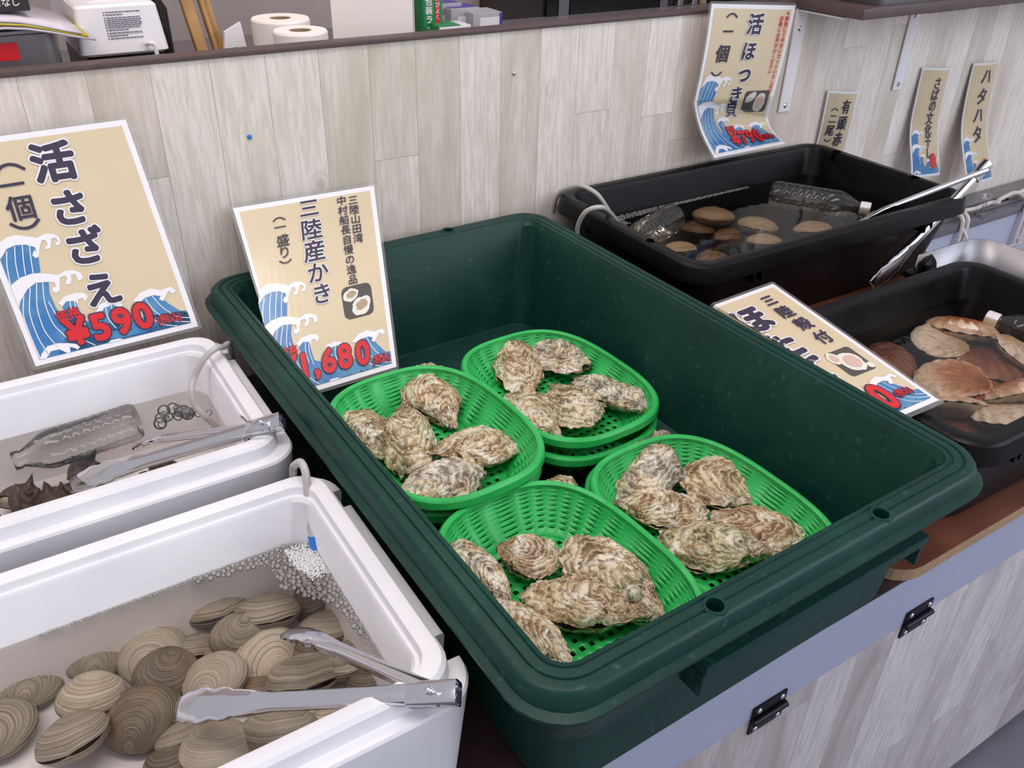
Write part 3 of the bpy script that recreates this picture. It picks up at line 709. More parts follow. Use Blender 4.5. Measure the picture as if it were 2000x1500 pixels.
CL = [(-0.5216, -0.5039, 0.035, -0.275, 0.0667, 0.0559), (-0.4557, -0.533, 0.035, 0.103, 0.06, 0.0552), (-0.5814, -0.5338, 0.035, 0.131, 0.0573, 0.0528), (-0.5305, -0.566, 0.035, -0.087, 0.0586, 0.0539), (-0.5255, -0.6112, 0.055, -0.303, 0.0543, 0.0459), (-0.4859, -0.6419, 0.055, -0.304, 0.0541, 0.0497), (-0.6416, -0.5357, 0.035, 0.006, 0.057, 0.0524), (-0.5933, -0.5987, 0.055, -0.132, 0.0529, 0.0486), (-0.6154, -0.6378, 0.055, -0.158, 0.0553, 0.0509), (-0.5572, -0.6398, 0.035, -0.221, 0.0641, 0.0582), (-0.674, -0.5813, 0.035, -0.146, 0.0554, 0.051), (-0.5048, -0.7187, 0.055, -0.355, 0.0577, 0.0531), (-0.5297, -0.6731, 0.03, 0.396, 0.035, 0.0311), (-0.5431, -0.6947, 0.03, -0.072, 0.0207, 0.019), (-0.4889, -0.5734, 0.03, 0.179, 0.031, 0.0285), (-0.4138, -0.5838, 0.055, -0.088, 0.0597, 0.0549), (-0.3737, -0.5259, 0.035, -0.202, 0.0394, 0.0362), (-0.357, -0.5733, 0.035, 0.024, 0.0463, 0.0426), (-0.3624, -0.6209, 0.035, -0.275, 0.0541, 0.0415), (-0.448, -0.5997, 0.055, -0.276, 0.0518, 0.0318), (-0.4318, -0.6297, 0.035, 0.529, 0.0634, 0.0465), (-0.4062, -0.6704, 0.035, -0.264, 0.064, 0.0477), (-0.3573, -0.6751, 0.035, 0.532, 0.0574, 0.0468), (-0.3442, -0.7111, 0.035, -0.107, 0.0538, 0.0388), (-0.4534, -0.7303, 0.055, -0.336, 0.0626, 0.0434), (-0.4043, -0.7326, 0.035, -0.094, 0.042, 0.0264), (-0.4549, -0.6597, 0.03, -0.18, 0.0344, 0.0209), (-0.3846, -0.6417, 0.03, -0.362, 0.0449, 0.0364), (-0.4615, -0.5886, 0.03, -0.129, 0.034, 0.0313), (-0.4694, -0.7332, 0.035, -0.179, 0.0415, 0.0297)]
# (label, material, pitch, roll, flip of the hinge side)
CLI = [('clam lying hinge up alone at the back of the front box', 'clam', 0, .95, 0), ('pale ridged clam with a dark spot near the back wall of the front box', 'clam', .1, -.35, 0), ('banded brown clam third from the left along the back of the front box', 'clam', -.2, -.25, 1),
 ('whitish clam just left of the dark hinged clam', 'clam_pale', .1, -.2, 1), ('dark clam showing its hinge in the middle of the front box', 'clam_dark', 0, .7, 0), ('smooth pale clam just above the scalloped tong tip', 'clam_pale', .2, -.1, 1),
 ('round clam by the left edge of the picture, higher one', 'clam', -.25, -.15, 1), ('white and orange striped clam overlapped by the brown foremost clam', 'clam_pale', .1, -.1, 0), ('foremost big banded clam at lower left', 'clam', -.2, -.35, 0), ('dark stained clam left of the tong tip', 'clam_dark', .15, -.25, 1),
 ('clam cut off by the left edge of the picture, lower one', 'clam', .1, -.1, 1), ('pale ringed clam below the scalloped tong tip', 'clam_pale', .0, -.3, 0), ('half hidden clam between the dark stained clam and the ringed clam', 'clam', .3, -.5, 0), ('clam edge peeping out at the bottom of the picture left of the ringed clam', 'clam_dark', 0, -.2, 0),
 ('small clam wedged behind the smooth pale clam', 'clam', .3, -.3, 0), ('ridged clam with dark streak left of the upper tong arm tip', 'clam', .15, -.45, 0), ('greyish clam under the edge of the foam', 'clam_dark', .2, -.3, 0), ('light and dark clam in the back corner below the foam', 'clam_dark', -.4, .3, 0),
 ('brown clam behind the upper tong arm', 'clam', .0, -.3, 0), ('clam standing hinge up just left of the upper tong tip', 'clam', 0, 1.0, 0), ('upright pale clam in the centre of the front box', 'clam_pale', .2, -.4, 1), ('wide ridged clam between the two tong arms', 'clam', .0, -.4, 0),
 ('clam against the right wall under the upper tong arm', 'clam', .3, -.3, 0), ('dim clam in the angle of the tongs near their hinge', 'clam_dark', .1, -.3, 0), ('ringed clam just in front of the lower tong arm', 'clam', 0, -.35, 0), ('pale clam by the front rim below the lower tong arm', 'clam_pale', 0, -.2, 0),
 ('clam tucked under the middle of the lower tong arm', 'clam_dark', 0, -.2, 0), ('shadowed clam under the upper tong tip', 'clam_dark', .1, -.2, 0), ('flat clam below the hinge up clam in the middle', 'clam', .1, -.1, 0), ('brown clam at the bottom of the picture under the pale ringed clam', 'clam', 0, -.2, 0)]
for i, (x, y, z, h, L, H) in enumerate(CL):
    lab, mt, pi_, ro, fl = CLI[i]; L = max(L * 1.22, .055); H = max(H * 1.2, L * .80); T = .30 * H
    bivalve('striped_clam', lab, 'clam', 'clams in the front foam box', (x, y, max(z, .022 + T)), h + PI * fl, L, H, T, (mt,), 100 + i, pi_, ro)
SCA = [(0.6964, -0.624, 0.098, 1.828, 0.0753, 0.0753), (0.6294, -0.6975, 0.085, 1.749, 0.1123, 0.1123), (0.6076, -0.5976, 0.08, -1.043, 0.0854, 0.0854), (0.7142, -0.5437, 0.07, -0.175, 0.0588, 0.0407), (0.7556, -0.6209, 0.105, -0.899, 0.1122, 0.0617), (0.7605, -0.7172, 0.105, -1.462, 0.0623, 0.0623), (0.6599, -0.7791, 0.1, -0.142, 0.1103, 0.0607), (0.5951, -0.7294, 0.06, -0.749, 0.0918, 0.0505), (0.609, -0.7591, 0.04, -0.608, 0.0956, 0.0646), (0.7272, -0.6992, 0.085, -0.289, 0.1033, 0.073), (0.6113, -0.798, 0.085, -0.268, 0.095, 0.0523)]
SCI = [('white scallop with pale fan edge near the middle of the tub', 'sc_white', .1, -.1), ('large red brown scallop in the centre of the tub', 'sc_red', .1, .1), ('dark brown scallop beside the scallop sign', 'sc_brown', .0, .25), ('small dark scallop behind the white one', 'sc_brown', .2, -.2),
 ('scallop tipped up at the back of the tub', 'sc_red', .0, -.3), ('pinkish scallop at the right edge of the picture', 'sc_white', .3, .3), ('scallop standing on edge with pale wavy lip at the right', 'sc_red', .0, -.7), ('orange scallop edge on in front of the large red brown one', 'sc_red', .0, -.8),
 ('scallop deep in the front corner of the tub', 'sc_brown', 0, -.1), ('mossy brown scallop on the bottom in the middle right', 'sc_brown', .1, 0), ('pale valved scallop low at the right', 'sc_white', 0, -.4)]
def scallop(lab, loc, head, L, mt, seed, pitch, roll):
    o = bivalve('scallop', lab, 'scallop', 'scallops in the right black tub', loc, head, L, L * .98, L * .15, (mt, 'sc_under'), seed, pitch, roll, ux=0., uy=.46, tri=.42, ribs=30, beak=.05, na=150, rings=22)
    V = []; F = []
    for sgn in (-1, 1):
        b = len(V); V += [(sgn * .02 * L, .36 * L, .012 * L), (sgn * .30 * L, .40 * L, .004 * L), (sgn * .27 * L, .485 * L, .004 * L), (sgn * .0, .50 * L, .02 * L), (sgn * .02 * L, .36 * L, -.012 * L), (sgn * .30 * L, .40 * L, -.004 * L), (sgn * .27 * L, .485 * L, -.004 * L), (sgn * .0, .50 * L, -.02 * L)]
        F += [tuple(b + q for q in f) for f in ((0, 1, 2, 3), (7, 6, 5, 4), (0, 4, 5, 1), (1, 5, 6, 2), (2, 6, 7, 3), (3, 7, 4, 0))]
    mesh_obj('hinge_ears', V, F, M[mt], o, smooth=False); return o
for i, (x, y, z, h, L, W) in enumerate(SCA):
    lab, mt, pi_, ro = SCI[i]; LL = min(max(L * 1.15, .092), .112)
    hd = h + (PI / 2 if i in (0, 1, 2, 5) else 0)
    scallop(lab, (x, y, z), hd, LL, mt, 300 + i, pi_, ro)
HK = [(0.7047, -0.0847, 0.135, -0.722, 0.094, 0.0752), (0.7457, -0.1691, 0.135, -1.112, 0.0844, 0.0675), (0.7067, -0.2237, 0.13, -0.644, 0.0669, 0.0535), (0.8271, -0.2365, 0.135, -0.391, 0.0806, 0.0645), (0.5427, -0.1633, 0.125, -0.348, 0.0527, 0.0422), (0.6762, -0.0753, 0.11, -0.811, 0.0656, 0.0525), (0.5912, -0.2044, 0.11, -0.185, 0.0521, 0.0417), (0.7138, -0.1262, 0.105, -0.223, 0.0674, 0.054)]
HKI = [('smooth tan surf clam at the back of the left black tub', 'surf', -.1), ('pale wrinkled surf clam right of the tan one', 'surf', -.15), ('ridged surf clam in front of the pale wrinkled one', 'surf', -.15), ('surf clam lying apart at the right of the left black tub', 'surf', -.2), ('yellow ringed surf clam in the front left corner of the tub', 'surf', -.2),
 ('dark brown surf clam half hidden below the tan one', 'surf_dark', 0), ('brown surf clam near the front rim of the left black tub', 'surf_dark', 0), ('added dark surf clam standing in for the sign reflection in the left black tub', 'surf_dark', 0)]  # last one: dark shell added where the water mirrors the sign
for i, (x, y, z, h, L, W) in enumerate(HK):
    lab, mt, ro = HKI[i]; L = min(max(L, .07), .088)
    bivalve('surf_clam', lab, 'clam', 'surf clams in the left black tub', (x, y, z - .006), h, L, L * .78, L * .2, (mt,), 500 + i, 0, ro, ux=.04, tri=.28, beak=.16)

# ------------------------------------------------------------------ turban shells
def turban(lab, loc, head, sc, seed, tilt):
    turns, n, seg = 3.4, 120, 22; V = []; F = []
    for k in range(n + 1):
        t = k / n; ang = turns * 2 * PI * t; g = .10 + .90 * t ** 1.7; R = .026 * g; r = .0215 * g; z0 = .052 * (1 - t ** 1.35)
        spike = max(0, math.cos(ang * 3.5)) ** 10 * (t > .45)
        for i in range(seg):
            a = 2 * PI * i / seg; rr = r * (1 + .03 * math.cos(6 * a)) * (1 + .06 * nz(math.cos(a), math.sin(a), t * 8, seed))
            d1 = math.exp(-((a - .9) / .28) ** 2); d2 = math.exp(-((a - 5.6) / .25) ** 2)
            rr += spike * .026 * g * (d1 + .6 * d2)
            q = R + rr * math.cos(a)
            V.append((q * math.cos(ang), q * math.sin(ang), z0 + rr * math.sin(a)))
    for k in range(n):
        for i in range(seg):
            j = (i + 1) % seg; F.append((k * seg + i, (k + 1) * seg + i, (k + 1) * seg + j, k * seg + j))
    F.append(tuple(range(seg))); 
    o = thing('turban_shell', lab, 'turban shell', (loc[0], loc[1], loc[2] - .008), group='turban shells in the back foam box'); o.rotation_euler = (tilt[0], tilt[1], head); o.scale = (sc,) * 3
    mesh_obj('spiral_shell', V, F, M['turban'], o, sharp=None)
    e = V[-seg:]; c = Vector((0, 0, 0))
    for p in e: c += Vector(p)
    c /= seg; r = .6 * (Vector(e[0]) - c).length
    dirn = (Vector(e[5]) - c).cross(Vector(e[0]) - c).normalized()
    Vc = []; 
    for rr, h in ((1, 0), (.8, .003), (.4, .006)):
        for p in e: q = c + (Vector(p) - c) * .82 * rr; q = c + (q - c).normalized() * min((q - c).length, .0185 * rr); Vc.append(q - dirn * h)
    _, Fc = loft([Vc[i * seg:(i + 1) * seg] for i in range(3)]); mesh_obj('operculum', Vc, Fc, M['sc_under'], o, sharp=None)
    return o
TU = [('big spiny turban shell second from the left edge of the back box', (-.613, -.240, .052), .4, 1.0, (.5, .2)), ('turban shell beside the big spiny one, by the tong tip', (-.575, -.262, .052), 2.1, .95, (.7, -.3)),
 ('turban shell with long spines behind the tong tip in the back box', (-.536, -.222, .052), 1.2, 1.0, (1.2, .2)), ('dark turban shell under the upper tong arm in the back box', (-.445, -.262, .050), 2.9, .9, (.4, .5)), ('turban shell cut by the left edge of the picture', (-.668, -.255, .052), 3.6, 1.0, (.6, .1))]
for i, (lab, loc, h, sc, ti) in enumerate(TU): turban(lab, loc, h, sc * .66, 700 + i, ti)

# ------------------------------------------------------------------ tongs
def frame_to(p, q, up):
    x = (Vector(q) - Vector(p)).normalized(); u = Vector(up); y = u.cross(x).normalized(); z = x.cross(y)
    return Matrix((x, y, z)).transposed()
def tong_arm(name, P, Q, up, parent, mat, w=.0095, head=True):
    # pressed channel arm from hinge P to tip Q, open side away from `up`
    Lh = (Vector(Q) - Vector(P)).length; R3 = frame_to(P, Q, up)
    st = [0, .02, .05, .055, .3, .55, .62] + [.62 + .38 * i / 18 for i in range(1, 19)]
    V = []; F = []
    for t in st:
        hw = w * (1 if t < .05 else .92 if t < .3 else .85); dp = .010 if t < .3 else .0085
        zt = 0
        if t > .62:
            u = (t - .62) / .38; hw = w * (.85 + .75 * min(1, u * 1.7)) * (1 + .10 * math.cos(u * 26) * (u > .35)); dp = .0085 * (1 - .55 * u); zt = -.010 * max(0, u - .35) ** 2 * 2
            if u > .93: hw *= .72
        prof = [(-hw, -dp), (-hw, -.0018), (-hw * .82, 0), (-hw * .3, .0006), (hw * .3, .0006), (hw * .82, 0), (hw, -.0018), (hw, -dp)]
        for y, z in prof: V.append(Vector(P) + R3 @ Vector((t * Lh, y, z + zt)))
    for k in range(len(st) - 1):
        for i in range(7): F.append((k * 8 + i, k * 8 + i + 1, (k + 1) * 8 + i + 1, (k + 1) * 8 + i))
    o = mesh_obj(name, [v - Vector(parent.location) for v in V], F, mat, parent, sharp=40)
    md = o.modifiers.new('thick', 'SOLIDIFY'); md.thickness = .0012; md.offset = 0
    return o, R3
def tongs(lab, P, T1, T2, up1, up2, clip=False):
    t = thing('steel_tongs', lab, 'tongs', P, group=None)
    a, R1 = tong_arm('arm', P, T1, up1, t, M['chrome'], .0070); b, R2 = tong_arm('arm', P, T2, up2, t, M['chrome'], .0084)
    # sleeve at the hinge end
    d = (Vector(T2) - Vector(P)).normalized()
    rings = []
    for x, s in ((-.010, 1), (.032, 1), (.033, .93), (-.009, .9)):
        rings.append([R2 @ Vector((x, y * s, z * s - .006)) for y, z in rrect(.0098, .0088, .0035, 4)])
    V, F = loft(rings, False, False); F += []
    mesh_obj('hinge_sleeve', V, F, M['chrome'], t, sharp=35)
    bm = bmesh.new(); bmesh.ops.create_uvsphere(bm, u_segments=10, v_segments=6, radius=.0035, matrix=Matrix.Translation(R2 @ Vector((.012, 0, .0045))))
    bm_obj('rivet', bm, M['screw'], t, smooth=True)
    if clip:
        pts = [R2 @ Vector((.034, -.013, .010)), R2 @ Vector((.036, -.0135, -.016)), R2 @ Vector((.040, 0, -.0185)), R2 @ Vector((.036, .0135, -.016)), R2 @ Vector((.034, .013, .008)), R2 @ Vector((.008, .014, .009))]
        V, F = tube_mesh(pts, .0016, 8, sub=5); mesh_obj('locking_ring', V, F, M['chrome'], t)
    return t
tongs('steel tongs lying over the front corner of the clam box', (-.3453, -.8643, .186), (-.4135, -.6645, .115), (-.5329, -.708, .122), (.15, .25, 1), (-.1, -.45, 1))
tongs('steel tongs with a locking ring resting in the turban shell box', (-.3362, -.4256, .186), (-.4689, -.2562, .103), (-.5591, -.3048, .103), (.2, .3, 1), (-.1, -.5, 1), True)
tongs('steel tongs hooked over the front rim of the surf clam tub', (1.072, -.41, .268), (.7835, -.360, .205), (.804, -.418, .085), (0, .55, 1), (-.2, -1, .35))

# ------------------------------------------------------------------ air hoses, bottles, foam
def hose(lab, pts, r=.0042):
    V, F = tube_mesh(pts, r, 10, sub=8); o = mesh_obj('air_hose', V, F, M['hose']); return tag(o, lab, 'hose')
hose('milky air hose over the right rim of the back foam box', [(-.312, -.165, .120), (-.318, -.190, .168), (-.331, -.2133, .180), (-.3458, -.2297, .189), (-.3624, -.2299, .178), (-.3776, -.2272, .155), (-.3872, -.2385, .14), (-.3869, -.2457, .122), (-.3792, -.2528, .107), (-.3662, -.252, .08)])
h2 = thing('air_hose', 'milky air hose with blue nozzle hanging into the clam box', 'hose', (0, 0, 0))
V, F = tube_mesh([(-.3391, -.486, .11), (-.3391, -.495, .16), (-.3391, -.509, .178), (-.3365, -.5213, .188), (-.3368, -.5346, .182), (-.3407, -.5447, .155), (-.3448, -.5561, .125), (-.3462, -.563, .116)], .0045, 10, sub=8)
mesh_obj('hose_tube', V, F, M['hose'], h2); V, F = tube_mesh([(-.3460, -.562, .118), (-.3472, -.5690, .104)], .0058, 10, sub=1); nz_ = mesh_obj('nozzle', V, F, M['bluecap'], h2); nz_['label'] = 'bright blue nozzle'
hose('cream hose arching over the back left corner of the surf clam tub', [(.362, .004, .170), (.3590, -.008, .20), (.3575, -.0303, .2265), (.3739, -.0568, .241), (.393, -.082, .232), (.415, -.0891, .205), (.4526, -.0806, .155)])
hose('cream hose looping over the left rim of the surf clam tub', [(.3235, -.128, .13), (.3217, -.1301, .18), (.3184, -.1366, .205), (.3188, -.1555, .234), (.3371, -.167, .242), (.3727, -.1522, .222), (.4522, -.0997, .155)])
def bottle(lab, A, B, r, capped=True, mat='pet', flip=False):
    A, B = Vector(A), Vector(B); L = (B - A).length; t = thing('plastic_bottle', lab, 'bottle', A)
    t.rotation_euler = (B - A).to_track_quat('Z', 'Y').to_euler()
    prof = [(.001, .004), (r * .55, .002), (r * .9, .0), (r, .008)]
    k = 8
    for i in range(1, k): z = .008 + (L * .68 - .008) * i / k; prof += [(r, z - .002), (r * .955, z), (r, z + .002)]
    prof += [(r, L * .70), (r * .93, L * .76), (r * .66, L * .85), (r * .42, L * .93), (.0125, L * .95), (.0125, L)]
    V, F = lathe(prof, 28); mesh_obj('bottle_body', V, F, M[mat], t, sharp=None)
    if capped:
        V, F = lathe([(.0148, L - .012), (.0152, L - .010), (.0152, L + .006), (.014, L + .008)], 24); c = mesh_obj('cap', V, F, M['white'], t); c['label'] = 'white screw cap'
    return t
bottle('clear bottle floating in the turban shell box', (-.455, -.195, .092), (-.61, -.205, .088), .026, False)
bottle('dark filled bottle with white cap at the back right of the surf clam tub', (.852, -.098, .155), (.955, -.258, .155), .030, True, 'pet')
bottle('clear bottle at the left end of the surf clam tub', (.588, -.090, .150), (.425, -.150, .150), .029, False)
bottle('bottle with white cap at the right end of the scallop tub', (.835, -.775, .112), (.800, -.640, .118), .026)
def bubbles(nm, lab, items, mat, sub=2):
    bm = bmesh.new()
    for x, y, z, r in items: bmesh.ops.create_icosphere(bm, subdivisions=sub, radius=r, matrix=Matrix.Translation((x, y, z)))
    o = bm_obj(nm, bm, mat, smooth=True, sharp=180); return tag(o, lab, 'bubbles', kind='stuff')
def pack(n, place, r0, r1, z, keep, sq=.86, seed=5):
    # dart throwing: bubbles touch without piling up
    rn_ = random.Random(seed); grid = {}; out = []; cell = r1 * 2
    for k in range(n):
        x, y = place(rn_); r = r1 - (r1 - r0) * rn_.random() ** .5 * (1 if k > n * .1 else .4)
        if not keep(x, y, r): continue
        gx, gy = int(x / cell), int(y / cell); ok = True
        for i in (-1, 0, 1):
            for j in (-1, 0, 1):
                for q in grid.get((gx + i, gy + j), ()):
                    if (q[0] - x) ** 2 + (q[1] - y) ** 2 < ((q[3] + r) * sq) ** 2: ok = False; break
                if not ok: break
            if not ok: break
        if ok:
            b_ = (x, y, z, r); grid.setdefault((gx, gy), []).append(b_); out.append(b_)
    return out
def along(segs):
    def f(rn_):
        (x0, y0), (x1, y1), w0, w1 = rn_.choice(segs); t = rn_.random(); w = w0 + (w1 - w0) * t
        return x0 + (x1 - x0) * t + rn_.uniform(-w, w), y0 + (y1 - y0) * t + rn_.uniform(-w, w)
    return f
kp = lambda x, y, r: x + r * .6 < -.3475 and y + r * .6 < -.5445
it = pack(9000, along([((-.47, -.548), (-.385, -.556), .004, .012), ((-.385, -.560), (-.352, -.575), .014, .016), ((-.375, -.580), (-.355, -.635), .024, .014), ((-.375, -.580), (-.355, -.635), .024, .014), ((-.352, -.63), (-.350, -.70), .009, .005)]), .0012, .0036, .1042, kp)
it += pack(2600, along([((-.62, -.546), (-.46, -.5465), .0015, .003), ((-.350, -.69), (-.3485, -.79), .004, .002)]), .0007, .0017, .1046, kp, seed=9)
bubbles('foam_bubbles', 'net of clear foam bubbles along the back corner of the clam box', it, M['foam'], 2)
it = pack(2500, along([((-.366, -.566), (-.356, -.602), .013, .012)]), .0008, .0020, .1062, kp, .6, 11)
bubbles('froth', 'white froth directly under the blue nozzle in the clam box', it, M['froth'], 1)
rnd = random.Random(5); it = []
for _ in range(17):
    a = rnd.random() * 2 * PI; q = math.sqrt(rnd.random()); it.append((-.418 + .026 * q * math.cos(a), -.228 + .018 * q * math.sin(a), .1055, rnd.uniform(.005, .0095)))
it += [(-.385, -.241, .1055, .005), (-.372, -.246, .1055, .004), (-.401, -.300, .1055, .006), (-.39, -.306, .1055, .005)]
bubbles('water_bubbles', 'cluster of big clear bubbles by the hose in the back foam box', it, M['bubble'], 3)
kp = lambda x, y, r: y + r < -.0530 and x - r > .381
it = pack(6000, along([((.395, -.062), (.60, -.060), .018, .008), ((.60, -.059), (.82, -.0575), .006, .003), ((.40, -.075), (.46, -.085), .022, .014)]), .0009, .0022, .1628, kp)
bubbles('foam_bubbles', 'line of foam along the back wall of the surf clam tub', it, M['foam'], 1)

# ------------------------------------------------------------------ printed signs
def glyph(s, bold=0.0):
    cu = bpy.data.curves.new('glyph', 'FONT'); cu.body = s; cu.size = 1; cu.align_x = 'CENTER'; cu.offset = bold; cu.resolution_u = 3
    o = bpy.data.objects.new('glyph', cu); COL.objects.link(o)
    dg = bpy.context.evaluated_depsgraph_get(); me = bpy.data.meshes.new_from_object(o.evaluated_get(dg))
    bpy.data.objects.remove(o); bpy.data.curves.remove(cu)
    V = [(v.co.x, v.co.y) for v in me.vertices]; F = [tuple(p.vertices) for p in me.polygons]; bpy.data.meshes.remove(me)
    return V, F
_g = {}
def gl(s, bold):
    if (s, bold) not in _g: _g[(s, bold)] = glyph(s, bold)
    return _g[(s, bold)]
class Sheet:
    """flat artwork in sheet coordinates (u right, v up, metres), then laid on a surface"""
    def __init__(s, surf, cuts=(), parent=None): s.surf = surf; s.cuts = cuts; s.parent = parent
    def put(s, name, polys, mat, lift, label=None):
        bm = bmesh.new()
        for V, F in polys:
            vs = [bm.verts.new((q[0], q[1], q[2] if len(q) > 2 else 0)) for q in V]
            for f in F:
                try: bm.faces.new([vs[i] for i in f])
                except ValueError: pass
        bmesh.ops.triangulate(bm, faces=[f for f in bm.faces if len(f.verts) > 3])
        for axis, c in s.cuts:
            co = (c, 0, 0) if axis == 'u' else (0, c, 0); no = (1, 0, 0) if axis == 'u' else (0, 1, 0)
            bmesh.ops.bisect_plane(bm, geom=bm.verts[:] + bm.edges[:] + bm.faces[:], plane_co=co, plane_no=no)
        e = 1e-4
        for v in bm.verts:
            u, w = v.co.x, v.co.y; p = Vector(s.surf(u, w)); n = (Vector(s.surf(u + e, w)) - p).cross(Vector(s.surf(u, w + e)) - p).normalized()
            v.co = p + n * (lift + v.co.z) - Vector(s.parent.location)
        bm.normal_update()
        o = bm_obj(name, bm, mat, s.parent)
        if label: o['label'] = label
        return o
def rect(u0, v0, u1, v1): return ([(u0, v0), (u1, v0), (u1, v1), (u0, v1)], [(0, 1, 2, 3)])
def poly(P): return (P, [tuple(range(len(P)))])
def rpoly(u0, v0, u1, v1, r): return poly([(x + (u0 + u1) / 2, y + (v0 + v1) / 2) for x, y in rrect((u1 - u0) / 2, (v1 - v0) / 2, r, 5)])
def ell(cu, cv, a, b, rot=0, n=20, wob=0, sd=0):
    c, s_ = math.cos(rot), math.sin(rot); P = []
    for i in range(n):
        t = 2 * PI * i / n; k = 1 + wob * nz(math.cos(t) * 2, math.sin(t) * 2, 0, sd); x, y = a * k * math.cos(t), b * k * math.sin(t); P.append((cu + c * x - s_ * y, cv + s_ * x + c * y))
    return poly(P)
def stroke(P, w):
    out = []; Q = []
    for i in range(len(P) - 1):
        for k in range(5): t = k / 5; Q.append((P[i][0] + (P[i + 1][0] - P[i][0]) * t, P[i][1] + (P[i + 1][1] - P[i][1]) * t))
    Q.append(P[-1])
    # soften the corners
    for _ in range(3): Q = [Q[0]] + [((Q[i - 1][0] + 2 * Q[i][0] + Q[i + 1][0]) / 4, (Q[i - 1][1] + 2 * Q[i][1] + Q[i + 1][1]) / 4) for i in range(1, len(Q) - 1)] + [Q[-1]]
    L = []; R = []
    for i, p in enumerate(Q):
        a = Q[max(i - 1, 0)]; b = Q[min(i + 1, len(Q) - 1)]; dx, dy = b[0] - a[0], b[1] - a[1]; d = math.hypot(dx, dy) or 1
        L.append((p[0] - dy / d * w / 2, p[1] + dx / d * w / 2)); R.append((p[0] + dy / d * w / 2, p[1] - dx / d * w / 2))
    n = len(Q); return (L + R, [(i, n + i, n + i + 1, i + 1) for i in range(n - 1)])
def char(s, u, v, em, bold=.02, sx=1.0, slant=0.0, mid=.36):
    # brush weight: the glyph is drawn again around a small ring of offsets
    V, F = gl(s, 0.0); n = len(V); VV = []; FF = []; k = 0 if bold <= 0 else (8 if bold < .06 else 12)
    offs = [(0, 0)] + [(bold * math.cos(2 * PI * i / k), bold * math.sin(2 * PI * i / k)) for i in range(k)]
    for j, (ox, oy) in enumerate(offs):
        VV += [(u + em * ((x + ox) * sx + slant * (y + oy - mid)), v + em * (y + oy - mid), j * 1.5e-5) for x, y in V]; FF += [tuple(q + j * n for q in f) for f in F]
    return VV, FF
def para(kind, u, v, w):
    # upright brackets for vertical writing: '⌒' above, '‿' below
    sg = 1 if kind == '(' else -1
    return stroke([(u - w / 2, v - sg * w * .12), (u - w * .25, v + sg * w * .10), (u, v + sg * w * .16), (u + w * .25, v + sg * w * .10), (u + w / 2, v - sg * w * .12)], w * .11)
